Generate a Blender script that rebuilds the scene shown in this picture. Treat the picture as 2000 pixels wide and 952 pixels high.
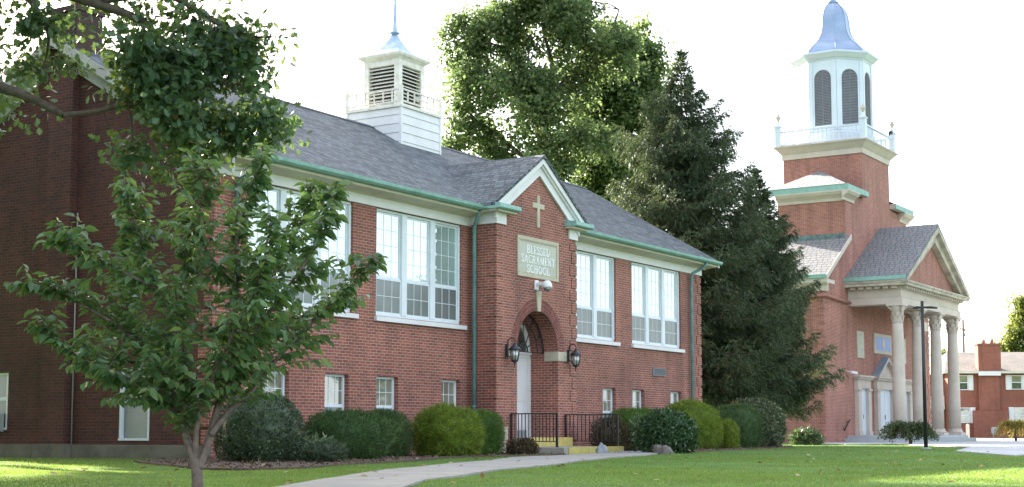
import bpy, math, random
import numpy as np
from mathutils import Vector

# ------------------------------------------------------------------ start
for o in list(bpy.data.objects):
    bpy.data.objects.remove(o, do_unlink=True)
S = bpy.context.scene
COL = S.collection
R = math.radians
rng = np.random.default_rng(7)
random.seed(7)

# ---------------- camera (eye at the world origin, level line pitched up)
AZ = R(32.0)
FW = np.array([math.cos(AZ), math.sin(AZ), 0.0])      # straight ahead, on the ground
RT = np.array([math.sin(AZ), -math.cos(AZ), 0.0])     # to the right
cam = bpy.data.cameras.new('camera')
cam_o = bpy.data.objects.new('camera', cam)
COL.objects.link(cam_o)
cam.sensor_width = 36.0
cam.lens = 2850.0 / 2000.0 * 36.0
cam.shift_y = 94.0 / 2000.0
cam.clip_start = 0.1
cam.clip_end = 3000.0
cam_o.location = (0, 0, 0)
cam_o.rotation_euler = (R(90) + math.atan(272.0 / 2850.0), 0, AZ - R(90))
S.camera = cam_o

# ---------------- sky and sun
SUN_AZ, SUN_EL = R(67.0), R(23.5)
SUN = np.array([math.cos(SUN_EL) * math.cos(SUN_AZ), math.cos(SUN_EL) * math.sin(SUN_AZ), math.sin(SUN_EL)])
w = bpy.data.worlds.new('World')
S.world = w
w.use_nodes = True
nt = w.node_tree
bg = nt.nodes['Background']
sky = nt.nodes.new('ShaderNodeTexSky')
sky.sky_type = 'NISHITA'
sky.sun_disc = False
sky.sun_elevation = SUN_EL
sky.sun_rotation = R(90) - SUN_AZ
sky.air_density = 1.0
sky.dust_density = 3.0
sky.ozone_density = 1.0
veil = nt.nodes.new('ShaderNodeMix')          # thin high cloud over the whole sky
veil.data_type = 'RGBA'
veil.inputs[0].default_value = 0.34
veil.inputs[7].default_value = (6.6, 6.9, 7.3, 1)
nt.links.new(sky.outputs[0], veil.inputs[6])
nt.links.new(veil.outputs[2], bg.inputs[0])
bg.inputs[1].default_value = 0.10
sl = bpy.data.lights.new('sun', 'SUN')
sl.energy = 5.0
sl.angle = R(0.6)
sl.color = (1.0, 0.93, 0.82)
so = bpy.data.objects.new('sun', sl)
COL.objects.link(so)
so.rotation_euler = Vector(-SUN).to_track_quat('-Z', 'Y').to_euler()
S.view_settings.view_transform = 'Standard'
S.view_settings.look = 'None'
S.view_settings.exposure = 2.36
S.view_settings.gamma = 1.0

# ------------------------------------------------------------------ helpers
def tag(o, label=None, cat=None, group=None, kind=None):
    if label: o['label'] = label
    if cat: o['category'] = cat
    if group: o['group'] = group
    if kind: o['kind'] = kind
    return o

def thing(name, loc, label, cat, group=None, rz=0.0):
    o = bpy.data.objects.new(name, None)
    COL.objects.link(o)
    o.location = loc
    o.rotation_euler = (0, 0, rz)
    o.empty_display_size = 0.2
    return tag(o, label, cat, group)

def world_loc(o):
    v = np.zeros(3)
    while o is not None:
        v = v + np.array(o.location)
        o = o.parent
    return v

class MB:
    def __init__(s):
        s.v = []; s.f = []; s.sm = []
    def add(s, vs, fs, smooth=False):
        b = len(s.v)
        s.v += [tuple(map(float, p)) for p in vs]
        for f in fs:
            s.f.append(tuple(b + i for i in f)); s.sm.append(smooth)
        return s
    def box(s, x0, x1, y0, y1, z0, z1):
        return s.add([(x0,y0,z0),(x1,y0,z0),(x1,y1,z0),(x0,y1,z0),(x0,y0,z1),(x1,y0,z1),(x1,y1,z1),(x0,y1,z1)],
                     [(3,2,1,0),(4,5,6,7),(0,1,5,4),(1,2,6,5),(2,3,7,6),(3,0,4,7)])
    def prism(s, pts, axis, a, b):
        n = len(pts)
        def P(p, t):
            return {'x': (t, p[0], p[1]), 'y': (p[0], t, p[1]), 'z': (p[0], p[1], t)}[axis]
        vs = [P(p, a) for p in pts] + [P(p, b) for p in pts]
        fs = [tuple(range(n))[::-1], tuple(range(n, 2*n))] + [(i, (i+1) % n, n+(i+1) % n, n+i) for i in range(n)]
        return s.add(vs, fs)
    def quad(s, *p):
        return s.add(p, [tuple(range(len(p)))])
    def tube(s, path, r, n=8, cap=True):
        path = [np.array(p, float) for p in path]
        rr = r if hasattr(r, '__len__') else [r] * len(path)
        vs = []; prev = None
        for i, p in enumerate(path):
            t = path[min(i+1, len(path)-1)] - path[max(i-1, 0)]
            t = t / (np.linalg.norm(t) + 1e-9)
            if prev is None:
                a = np.array([0, 0, 1.0]) if abs(t[2]) < .9 else np.array([1.0, 0, 0])
                u = np.cross(t, a)
            else:
                u = prev - t * np.dot(prev, t)
            u /= np.linalg.norm(u) + 1e-9
            prev = u
            q = np.cross(t, u)
            for k in range(n):
                a = 2*math.pi*k/n
                vs.append(p + rr[i]*(u*math.cos(a) + q*math.sin(a)))
        fs = []
        for i in range(len(path)-1):
            for k in range(n):
                fs.append((i*n+k, i*n+(k+1) % n, (i+1)*n+(k+1) % n, (i+1)*n+k))
        s.add(vs, fs, True)
        if cap:
            b = len(s.v) - n*len(path)
            s.f.append(tuple(b+k for k in range(n))[::-1]); s.sm.append(False)
            b = len(s.v) - n
            s.f.append(tuple(b+k for k in range(n))); s.sm.append(False)
        return s
    def lathe(s, cx, cy, prof, n=20, rot=0.0, smooth=True):
        vs = []
        for r, z in prof:
            for k in range(n):
                a = rot + 2*math.pi*k/n
                vs.append((cx + r*math.cos(a), cy + r*math.sin(a), z))
        fs = []
        for i in range(len(prof)-1):
            for k in range(n):
                fs.append((i*n+k, i*n+(k+1) % n, (i+1)*n+(k+1) % n, (i+1)*n+k))
        fs.append(tuple(range(n))[::-1])
        fs.append(tuple((len(prof)-1)*n + k for k in range(n)))
        return s.add(vs, fs, smooth)
    def build(s, name, mat, parent=None, local=False, bevel=0.0):
        off = np.zeros(3) if (local or parent is None) else world_loc(parent)
        me = bpy.data.meshes.new(name)
        me.from_pydata([tuple(np.array(p) - off) for p in s.v], [], s.f)
        me.polygons.foreach_set('use_smooth', s.sm)
        me.materials.append(mat)
        me.update()
        o = bpy.data.objects.new(name, me)
        COL.objects.link(o)
        if parent is not None:
            o.parent = parent
        if bevel > 0:
            m = o.modifiers.new('bevel', 'BEVEL'); m.width = bevel; m.segments = 2; m.limit_method = 'ANGLE'
        return o

def np_mesh(name, V, counts, loops, mat, parent=None, smooth=False):
    """mesh straight from numpy arrays; V in world coordinates"""
    off = world_loc(parent) if parent is not None else np.zeros(3)
    V = np.asarray(V, np.float32) - off.astype(np.float32)
    me = bpy.data.meshes.new(name)
    me.vertices.add(len(V)); me.vertices.foreach_set('co', V.ravel())
    me.loops.add(len(loops)); me.loops.foreach_set('vertex_index', np.asarray(loops, np.int32))
    counts = np.asarray(counts, np.int32)
    me.polygons.add(len(counts))
    st = np.concatenate([[0], np.cumsum(counts)[:-1]]).astype(np.int32)
    me.polygons.foreach_set('loop_start', st)
    me.polygons.foreach_set('loop_total', counts)
    if smooth:
        me.polygons.foreach_set('use_smooth', np.ones(len(counts), bool))
    me.materials.append(mat)
    me.update(calc_edges=True)
    o = bpy.data.objects.new(name, me)
    COL.objects.link(o)
    if parent is not None:
        o.parent = parent
    return o

def unit(a):
    return a / (np.linalg.norm(a, axis=-1, keepdims=True) + 1e-9)

LEAF = (np.array([(0,0,0),(.3,.40,.07),(.65,.32,.05),(1,0,-.14),(.65,-.32,.05),(.3,-.40,.07)]), [(0,3,2,1),(0,5,4,3)])
DIAM = (np.array([(0,0,0),(.45,.5,.06),(1,0,-.05),(.45,-.5,.06)]), [(0,2,1),(0,3,2)])
BLADE = (np.array([(0,.5,0),(0,-.5,0),(.6,.3,.0),(.6,-.3,.0),(1,0,.12)]), [(0,1,3,2),(2,3,4)])
NEEDLE = (np.array([(0,.5,0),(0,-.5,0),(1,0,0)]), [(0,1,2)])
OAK_H = [(0,.03),(.14,.07),(.22,.24),(.30,.13),(.44,.44),(.53,.16),(.68,.42),(.77,.15),(.88,.20),(1,0)]
OAK = (np.array([(0,0,0)] + [(a, b, .10*b) for a, b in OAK_H] + [(a, -b, .10*b) for a, b in OAK_H[:-1]]),
       [tuple([0] + list(range(len(OAK_H), 0, -1))), tuple([0] + list(range(len(OAK_H)+1, 2*len(OAK_H))) + [len(OAK_H)])])

def cards(P, D, N, L, W, tmpl):
    """oriented leaf copies -> V, counts, loops"""
    tv, tf = tmpl
    D = unit(D); Sx = unit(np.cross(N, D)); N2 = np.cross(D, Sx)
    L = np.asarray(L).reshape(-1, 1, 1); W = np.asarray(W).reshape(-1, 1, 1)
    V = (P[:, None, :] + tv[None, :, 0:1]*L*D[:, None, :] + tv[None, :, 1:2]*W*Sx[:, None, :] + tv[None, :, 2:3]*L*N2[:, None, :])
    n, k = len(P), len(tv)
    flat = np.concatenate([np.array(f) for f in tf])
    loops = (np.arange(n)[:, None]*k + flat[None, :]).ravel()
    counts = np.tile([len(f) for f in tf], n)
    return V.reshape(-1, 3), counts, loops

def join(parts):
    Vs, cs, ls = [], [], []; b = 0
    for V, c, l in parts:
        Vs.append(V); cs.append(np.asarray(c)); ls.append(np.asarray(l) + b); b += len(V)
    return np.concatenate(Vs), np.concatenate(cs), np.concatenate(ls)

def rand_dirs(n):
    return unit(rng.normal(size=(n, 3)))

# ------------------------------------------------------------------ materials
def newmat(name):
    m = bpy.data.materials.new(name); m.use_nodes = True
    t = m.node_tree
    return m, t, t.nodes['Principled BSDF'], t.nodes['Material Output']

def nd(t, typ, **kw):
    n = t.nodes.new(typ)
    for k, v in kw.items(): setattr(n, k, v)
    return n

def math_n(t, op, a, b=None):
    n = nd(t, 'ShaderNodeMath', operation=op)
    for i, x in enumerate((a, b)):
        if x is None: continue
        if isinstance(x, (int, float)): n.inputs[i].default_value = x
        else: t.links.new(x, n.inputs[i])
    return n.outputs[0]

def noise_n(t, scale, detail=4, rough=.6, vec=None):
    n = nd(t, 'ShaderNodeTexNoise'); n.inputs['Scale'].default_value = scale
    n.inputs['Detail'].default_value = detail; n.inputs['Roughness'].default_value = rough
    if vec is not None: t.links.new(vec, n.inputs['Vector'])
    return n

def mix_c(t, fac, a, b, blend='MIX'):
    n = nd(t, 'ShaderNodeMix', data_type='RGBA', blend_type=blend)
    for i, x in ((0, fac), (6, a), (7, b)):
        if isinstance(x, (int, float)): n.inputs[i].default_value = x
        elif isinstance(x, tuple): n.inputs[i].default_value = (*x, 1) if len(x) == 3 else x
        else: t.links.new(x, n.inputs[i])
    return n.outputs[2]

def ramp_n(t, fac, stops):
    n = nd(t, 'ShaderNodeValToRGB')
    e = n.color_ramp.elements
    while len(e) < len(stops): e.new(.5)
    for i, (p, c) in enumerate(stops):
        e[i].position = p; e[i].color = (*c, 1)
    t.links.new(fac, n.inputs[0])
    return n.outputs[0]

def wall_uv(t, sloped=False):
    """along-the-wall and up-the-wall coordinates from the object's own space"""
    tc = nd(t, 'ShaderNodeTexCoord')
    p = nd(t, 'ShaderNodeSeparateXYZ'); t.links.new(tc.outputs['Object'], p.inputs[0])
    n = nd(t, 'ShaderNodeSeparateXYZ'); t.links.new(tc.outputs['Normal'], n.inputs[0])
    ax = math_n(t, 'ABSOLUTE', n.outputs[0]); ay = math_n(t, 'ABSOLUTE', n.outputs[1])
    sel = math_n(t, 'GREATER_THAN', ax, ay)
    inv = math_n(t, 'SUBTRACT', 1.0, sel)
    h = math_n(t, 'ADD', math_n(t, 'MULTIPLY', p.outputs[1], sel), math_n(t, 'MULTIPLY', p.outputs[0], inv))
    v = p.outputs[2]
    if sloped:
        nz2 = math_n(t, 'MULTIPLY', n.outputs[2], n.outputs[2])
        s = math_n(t, 'SQRT', math_n(t, 'MAXIMUM', math_n(t, 'SUBTRACT', 1.0, nz2), .02))
        v = math_n(t, 'DIVIDE', v, s)
    c = nd(t, 'ShaderNodeCombineXYZ'); t.links.new(h, c.inputs[0]); t.links.new(v, c.inputs[1])
    return c.outputs[0], v, tc.outputs['Object']

def brick_mat(name, c1, c2, mortar, stain=.35, row=.0677, bw=.2032, ms=.006, mix_m=0.0):
    m, t, b, out = newmat(name)
    uv, v, obj = wall_uv(t)
    br = nd(t, 'ShaderNodeTexBrick'); t.links.new(uv, br.inputs['Vector'])
    br.inputs['Scale'].default_value = 1.0
    br.inputs['Brick Width'].default_value = bw; br.inputs['Row Height'].default_value = row
    br.inputs['Mortar Size'].default_value = ms; br.inputs['Mortar Smooth'].default_value = .25
    br.inputs['Bias'].default_value = -.05
    br.inputs['Color1'].default_value = (*c1, 1); br.inputs['Color2'].default_value = (*c2, 1); br.inputs['Mortar'].default_value = (*mortar, 1)
    br.offset = .5; br.squash = 1.0
    n1 = noise_n(t, .55, 5, .65, obj); n2 = noise_n(t, 14, 3, .6, obj)
    f = ramp_n(t, n1.outputs[0], [(.3, (1-stain, 1-stain, 1-stain)), (.7, (1.1, 1.1, 1.1))])
    f2 = ramp_n(t, n2.outputs[0], [(.25, (.78, .78, .80)), (.75, (1.16, 1.14, 1.12))])
    c = mix_c(t, 1.0, mix_c(t, 1.0, br.outputs[0], f, 'MULTIPLY'), f2, 'MULTIPLY')
    mp = nd(t, 'ShaderNodeMapping'); mp.inputs['Scale'].default_value = (2.2, .16, 1); t.links.new(uv, mp.inputs['Vector'])
    n3 = noise_n(t, 1.0, 4, .6, mp.outputs[0])
    f3 = ramp_n(t, n3.outputs[0], [(.30, (.74, .74, .75)), (.5, (1, 1, 1)), (.78, (1.10, 1.10, 1.10))])
    c = mix_c(t, 1.0, c, f3, 'MULTIPLY')
    t.links.new(c, b.inputs['Base Color'])
    b.inputs['Roughness'].default_value = .85
    bp = nd(t, 'ShaderNodeBump'); bp.inputs['Strength'].default_value = .45; bp.inputs['Distance'].default_value = .008; bp.invert = True
    t.links.new(br.outputs['Fac'], bp.inputs['Height']); t.links.new(bp.outputs[0], b.inputs['Normal'])
    return m

def shingle_mat(name, c1, c2, gap, row=.142, wd=.30, stain=.25, gapsize=.005, lap=.018):
    m, t, b, out = newmat(name)
    uv, v, obj = wall_uv(t, True)
    br = nd(t, 'ShaderNodeTexBrick'); t.links.new(uv, br.inputs['Vector'])
    br.inputs['Scale'].default_value = 1.0
    br.inputs['Brick Width'].default_value = wd; br.inputs['Row Height'].default_value = row
    br.inputs['Mortar Size'].default_value = gapsize; br.inputs['Mortar Smooth'].default_value = .1
    br.inputs['Color1'].default_value = (*c1, 1); br.inputs['Color2'].default_value = (*c2, 1); br.inputs['Mortar'].default_value = (*gap, 1)
    br.offset = .42; br.offset_frequency = 3; br.squash = .72; br.squash_frequency = 2
    n1 = noise_n(t, .7, 5, .65, obj); n2 = noise_n(t, 60, 2, .6, obj)
    f = ramp_n(t, n1.outputs[0], [(.3, (1-stain,)*3), (.7, (1.12,)*3)])
    f2 = ramp_n(t, n2.outputs[0], [(.25, (.75,)*3), (.75, (1.2,)*3)])
    c = mix_c(t, 1.0, mix_c(t, 1.0, br.outputs[0], f, 'MULTIPLY'), f2, 'MULTIPLY')
    t.links.new(c, b.inputs['Base Color'])
    b.inputs['Roughness'].default_value = .85
    saw = math_n(t, 'FRACT', math_n(t, 'DIVIDE', v, row))
    hgt = math_n(t, 'ADD', math_n(t, 'SUBTRACT', 1.0, saw), math_n(t, 'MULTIPLY', br.outputs['Fac'], -.4))
    bp = nd(t, 'ShaderNodeBump'); bp.inputs['Strength'].default_value = .9; bp.inputs['Distance'].default_value = lap
    t.links.new(hgt, bp.inputs['Height']); t.links.new(bp.outputs[0], b.inputs['Normal'])
    return m

def plain(name, col, rough=.6, var=.12, scale=3.0, metal=0.0, bump=0.0, spec=.5, col2=None, fine=40):
    m, t, b, out = newmat(name)
    tc = nd(t, 'ShaderNodeTexCoord')
    n1 = noise_n(t, scale, 5, .65, tc.outputs['Object'])
    c2 = col2 if col2 else tuple(max(0, x*(1-2*var)) for x in col)
    c = ramp_n(t, n1.outputs[0], [(.32, c2), (.62, col)])
    t.links.new(c, b.inputs['Base Color'])
    b.inputs['Roughness'].default_value = rough; b.inputs['Metallic'].default_value = metal
    b.inputs['Specular IOR Level'].default_value = spec
    if bump:
        n2 = noise_n(t, fine, 3, .6, tc.outputs['Object'])
        bp = nd(t, 'ShaderNodeBump'); bp.inputs['Strength'].default_value = bump; bp.inputs['Distance'].default_value = .01
        t.links.new(n2.outputs[0], bp.inputs['Height']); t.links.new(bp.outputs[0], b.inputs['Normal'])
    return m

def leaf_mat(name, stops, trans=(.25,.35,.05), tf=.4, rough=.5, spec=.4, clump=2.2, amt=.42):
    m, t, b, out = newmat(name)
    g = nd(t, 'ShaderNodeNewGeometry')
    c = ramp_n(t, g.outputs['Random Per Island'], stops)
    if amt:
        nz = noise_n(t, clump, 3, .65, g.outputs['Position'])
        c = mix_c(t, 1.0, c, ramp_n(t, nz.outputs[0], [(.34, (1-amt,)*3), (.66, (1+amt*.75,)*3)]), 'MULTIPLY')
    t.links.new(c, b.inputs['Base Color'])
    b.inputs['Roughness'].default_value = rough; b.inputs['Specular IOR Level'].default_value = spec
    tr = nd(t, 'ShaderNodeBsdfTranslucent')
    tcol = mix_c(t, .55, c, trans)
    t.links.new(tcol, tr.inputs[0])
    mx = nd(t, 'ShaderNodeMixShader'); mx.inputs[0].default_value = tf
    t.links.new(b.outputs[0], mx.inputs[1]); t.links.new(tr.outputs[0], mx.inputs[2])
    t.links.new(mx.outputs[0], out.inputs[0])
    return m

def glass_mat(name, col, refl=.35, rough=.02, col2=None):
    """window glass over what hangs or stands behind it"""
    m, t, b, out = newmat(name)
    tc = nd(t, 'ShaderNodeTexCoord')
    n1 = noise_n(t, 1.3, 2, .5, tc.outputs['Object'])
    c = ramp_n(t, n1.outputs[0], [(.35, col2 or tuple(x*.8 for x in col)), (.65, col)])
    t.links.new(c, b.inputs['Base Color']); b.inputs['Roughness'].default_value = .7
    gl = nd(t, 'ShaderNodeBsdfGlossy'); gl.inputs['Roughness'].default_value = rough
    gl.inputs['Color'].default_value = (.88, .95, .97, 1)
    n2 = noise_n(t, .9, 1, .5, tc.outputs['Object'])
    bp = nd(t, 'ShaderNodeBump'); bp.inputs['Strength'].default_value = .06; bp.inputs['Distance'].default_value = .1
    t.links.new(n2.outputs[0], bp.inputs['Height']); t.links.new(bp.outputs[0], gl.inputs['Normal'])
    mx = nd(t, 'ShaderNodeMixShader'); mx.inputs[0].default_value = refl
    t.links.new(b.outputs[0], mx.inputs[1]); t.links.new(gl.outputs[0], mx.inputs[2])
    t.links.new(mx.outputs[0], out.inputs[0])
    return m

M = {}
M['brick'] = brick_mat('school_brick', (.365,.110,.072), (.225,.072,.054), (.48,.385,.32))
M['gablebrick'] = brick_mat('sooty_shaded_brick', (.125,.033,.024), (.07,.022,.019), (.12,.085,.068))  # dirty brick, with the left gable's shade also put into the colour
M['chimbrick'] = brick_mat('chimney_backlit_brick', (.07,.03,.024), (.04,.02,.018), (.07,.055,.05))  # the chimney's backlit darkness is put into the brick colour
M['rakewhite'] = plain('shaded_white_paint', (.46,.45,.40), .6, .0, 2.0, col2=(.36,.35,.31))  # white trim dimmed: shade on the left rake is in the colour
M['cbrick'] = brick_mat('church_brick', (.40,.140,.098), (.29,.100,.072), (.54,.42,.36), stain=.25)
M['hbrick'] = brick_mat('house_brick', (.29,.088,.058), (.23,.07,.048), (.32,.18,.13), stain=.2)
M['shingle'] = shingle_mat('roof_shingle', (.140,.157,.170), (.054,.063,.072), (.012,.013,.014), gapsize=.011, stain=.12)
M['slate'] = shingle_mat('church_slate', (.225,.212,.207), (.175,.18,.188), (.045,.045,.05), row=.26, wd=.34, stain=.08, gapsize=.014, lap=.03)
M['hroof'] = shingle_mat('house_roof', (.26,.215,.18), (.20,.17,.15), (.1,.09,.08), stain=.2)
M['white'] = plain('white_paint', (.74,.72,.725), .5, .06, 1.5)
M['oldwhite'] = plain('weathered_white_paint', (.78,.76,.70), .6, .0, 5.0, col2=(.60,.55,.45), bump=.1)
M['vinyl'] = plain('window_vinyl', (.72,.76,.80), .4, .05, 2.0)
M['cream'] = plain('cream_trim', (.66,.59,.48), .6, .08, 2.0)
M['copper'] = plain('green_copper', (.28,.47,.41), .65, .0, 4.0, col2=(.20,.35,.31), bump=.1)
M['copperdark'] = plain('dark_copper_pipe', (.10,.20,.18), .55, .0, 3.0, col2=(.045,.05,.045))
M['coppipe'] = plain('verdigris_pipe', (.17,.31,.30), .6, .0, 3.5, col2=(.09,.19,.20))
M['stone'] = plain('limestone', (.52,.46,.35), .85, .10, 2.5, bump=.15)
M['cstone'] = plain('church_stone', (.58,.50,.43), .85, .0, 1.2, col2=(.49,.42,.355), bump=.15)
M['stain'] = plain('stained_stone', (.54,.48,.38), .85, .0, 1.6, col2=(.28,.25,.21), bump=.15)
M['signface'] = plain('sign_face', (.50,.49,.41), .85, .05, 3)
M['letter'] = plain('letter_white', (.82,.83,.82), .6, .02)
M['concrete'] = plain('concrete', (.33,.305,.27), .9, .0, 1.5, col2=(.25,.23,.205), bump=.2)
M['found'] = plain('foundation_concrete', (.19,.17,.13), .95, .0, 1.8, col2=(.11,.10,.075), bump=.25)
M['yellow'] = plain('yellow_paint', (.58,.47,.13), .7, .0, 6, col2=(.42,.34,.13), bump=.1)
M['iron'] = plain('black_iron', (.018,.018,.020), .45, .05, 4)
M['lampblack'] = plain('lantern_black', (.02,.022,.028), .35, .05, 4)
M['lampglass'] = glass_mat('lantern_glass', (.42,.40,.36), .25)
M['up'] = glass_mat('upper_sash_blind', (.64,.72,.73), .40)
M['up2'] = glass_mat('upper_sash_teal_blind', (.34,.50,.47), .36)
M['low'] = glass_mat('lower_sash_screen', (.15,.16,.16), .11, .12)
M['bas'] = glass_mat('basement_pane', (.30,.28,.20), .35, .03, (.14,.13,.10))
M['dark'] = glass_mat('dark_pane', (.05,.05,.05), .25)
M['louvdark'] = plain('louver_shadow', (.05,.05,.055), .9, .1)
M['louver'] = plain('grey_louver', (.22,.22,.24), .6, .08)
M['metalroof'] = plain('painted_metal_roof', (.27,.34,.47), .36, .0, 1.0, metal=.35, col2=(.21,.28,.41))
M['zinc'] = plain('weathered_zinc', (.27,.38,.52), .45, .0, 5.0, metal=.3, col2=(.46,.53,.58))
M['ctrim'] = plain('belfry_white', (.62,.67,.74), .45, .04, 1.0)
M['bluepanel'] = plain('blue_tile', (.13,.22,.55), .4, .0, 2.5, col2=(.17,.27,.60))
M['gold'] = plain('gold_tile', (.62,.45,.14), .4, .1, 6)
M['mosaic'] = plain('pale_mosaic', (.56,.52,.34), .5, .0, 5, col2=(.30,.36,.36))
M['grey'] = plain('grey_steel', (.30,.31,.31), .5, .08, 4)
M['acgrey'] = plain('grey_plastic', (.36,.37,.36), .6, .06, 4)
M['plastic'] = plain('white_plastic', (.78,.78,.80), .35, .02)
M['bark'] = plain('bark', (.13,.10,.075), .95, .0, 9.0, col2=(.055,.042,.032), bump=.8, fine=25)
M['barkyoung'] = plain('young_bark', (.17,.125,.10), .8, .0, 14.0, col2=(.085,.06,.05), bump=.5, fine=40)
M['rockm'] = plain('rock', (.20,.165,.145), .9, .0, 5.0, col2=(.09,.075,.07), bump=.6, fine=18)
M['rockgrey'] = plain('grey_rock', (.30,.32,.34), .9, .0, 7.0, col2=(.15,.15,.16), bump=.5, fine=18)
M['clay'] = plain('clay_flue', (.36,.14,.08), .85, .1, 4)
M['red'] = plain('red_cloth', (.5,.05,.05), .7, .1)
M['steps'] = plain('step_stone', (.42,.44,.46), .85, .06, 2)
M['polewood'] = plain('pole_wood', (.22,.13,.10), .9, .1, 5)
# ------------------------------------------------------------------ ground
def sstep(x):
    x = np.clip(x, 0, 1); return x*x*(3-2*x)

def ground_z(x, y):
    d = x*FW[0] + y*FW[1]
    z = -.575 - 1.0*sstep((14.5 - d)/14.5)
    z = z + .012*np.sin(.9*x + .4*y)*np.sin(.7*y) * (1 - sstep((d-40)/20))
    return z

def in_poly(px, py, poly):
    r = np.zeros(px.shape, bool); n = len(poly); j = n-1
    for i in range(n):
        xi, yi = poly[i]; xj, yj = poly[j]
        c = ((yi > py) != (yj > py)) & (px < (xj-xi)*(py-yi)/((yj-yi) + 1e-12) + xi)
        r ^= c; j = i
    return r

def grass_mat():
    m, t, b, out = newmat('lawn_turf')
    tc = nd(t, 'ShaderNodeTexCoord')
    n1 = noise_n(t, .45, 5, .7, tc.outputs['Object']); n2 = noise_n(t, 9, 5, .75, tc.outputs['Object'])
    n3 = noise_n(t, .22, 3, .6, tc.outputs['Object'])
    c = ramp_n(t, n1.outputs[0], [(.3, (.07,.13,.035)), (.55, (.105,.20,.055)), (.75, (.14,.215,.07))])
    c2 = ramp_n(t, n2.outputs[0], [(.3, (.6,.6,.55)), (.7, (1.25,1.22,1.2))])
    c = mix_c(t, 1.0, c, c2, 'MULTIPLY')
    dry = ramp_n(t, n3.outputs[0], [(.66, (0,0,0)), (.78, (.5,.5,.5))])
    c = mix_c(t, dry, c, (.20,.15,.075))
    t.links.new(c, b.inputs['Base Color']); b.inputs['Roughness'].default_value = .9
    b.inputs['Specular IOR Level'].default_value = .1
    bp = nd(t, 'ShaderNodeBump'); bp.inputs['Strength'].default_value = .6; bp.inputs['Distance'].default_value = .03
    t.links.new(n2.outputs[0], bp.inputs['Height']); t.links.new(bp.outputs[0], b.inputs['Normal'])
    return m
M['turf'] = grass_mat()

gx = np.concatenate([np.linspace(-600, -30, 12)[:-1], np.linspace(-30, 70, 161)[:-1], np.linspace(70, 160, 31)[:-1], np.linspace(160, 1500, 12)])
gy = np.concatenate([np.linspace(-900, -40, 12)[:-1], np.linspace(-40, 40, 129)[:-1], np.linspace(40, 160, 31)[:-1], np.linspace(160, 1200, 12)])
X, Y = np.meshgrid(gx, gy, indexing='ij')
V = np.stack([X, Y, ground_z(X, Y)], -1).reshape(-1, 3)
a, b_ = len(gx), len(gy)
I, J = np.meshgrid(np.arange(a-1), np.arange(b_-1), indexing='ij')
q = np.stack([I*b_+J, (I+1)*b_+J, (I+1)*b_+J+1, I*b_+J+1], -1).reshape(-1, 4)
tag(np_mesh('lawn_ground', V, np.full(len(q), 4), q.ravel(), M['turf'], smooth=True), kind='structure')

def sheet(name, poly, mat, dz, th=.06, step=None):
    """ground sheet following the terrain, with a real edge"""
    mb = MB(); n = len(poly)
    top = [(x, y, float(ground_z(np.array(x), np.array(y))) + dz) for x, y in poly]
    bot = [(x, y, z - th - dz) for x, y, z in top]
    mb.add(top + bot, [tuple(range(n))] + [(i, n+i, n+(i+1) % n, (i+1) % n) for i in range(n)])
    return tag(mb.build(name, mat), kind='structure')

def smooth_line(pts, per=5):
    """Catmull-Rom through plan points"""
    P = [np.array(p, float) for p in pts]; out = []
    for i in range(len(P)-1):
        p0, p1, p2, p3 = P[max(i-1, 0)], P[i], P[i+1], P[min(i+2, len(P)-1)]
        for k in range(per):
            s = k/per
            out.append(.5*((2*p1) + (-p0+p2)*s + (2*p0-5*p1+4*p2-p3)*s*s + (-p0+3*p1-3*p2+p3)*s**3))
    out.append(P[-1]); return [tuple(p) for p in out]

# concrete walk: upper edge and lower edge, in slabs with joints
up_e = smooth_line([(5.5,6.4),(12.16,10.25),(15.24,11.89),(19.44,13.61),(25.6,16.0),(29.6,17.0),(33.9,17.55)])
lo_e = smooth_line([(6.3,5.3),(12.8,9.23),(15.44,10.41),(20.36,12.14),(25.5,13.9),(29.5,15.2),(33.9,16.4)])
walk_poly = up_e + lo_e[::-1]
mb = MB()
def strip_slabs(mb, A, B, dz, gap=.012, nslab=4):
    k = 0
    while k < len(A)-1:
        e = min(k+2, len(A)-1)
        a0, a1, b0, b1 = [np.array(p) for p in (A[k], A[e], B[k], B[e])]
        g = gap/np.linalg.norm(a1-a0)
        q = [a0+(a1-a0)*g, a1-(a1-a0)*g, b1-(b1-b0)*g, b0+(b1-b0)*g]
        m = [(A[i] if i not in (k, e) else None) for i in range(k, e+1)]
        top = [(p[0], p[1], float(ground_z(p[0], p[1]))+dz) for p in q]
        bot = [(p[0], p[1], p[2]-.12) for p in top]
        mb.add(top+bot, [(0,1,2,3)] + [(i, 4+i, 4+(i+1) % 4, (i+1) % 4) for i in range(4)])
        k = e
strip_slabs(mb, up_e, lo_e, .03)
tag(mb.build('sidewalk', M['concrete']), kind='structure')

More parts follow.
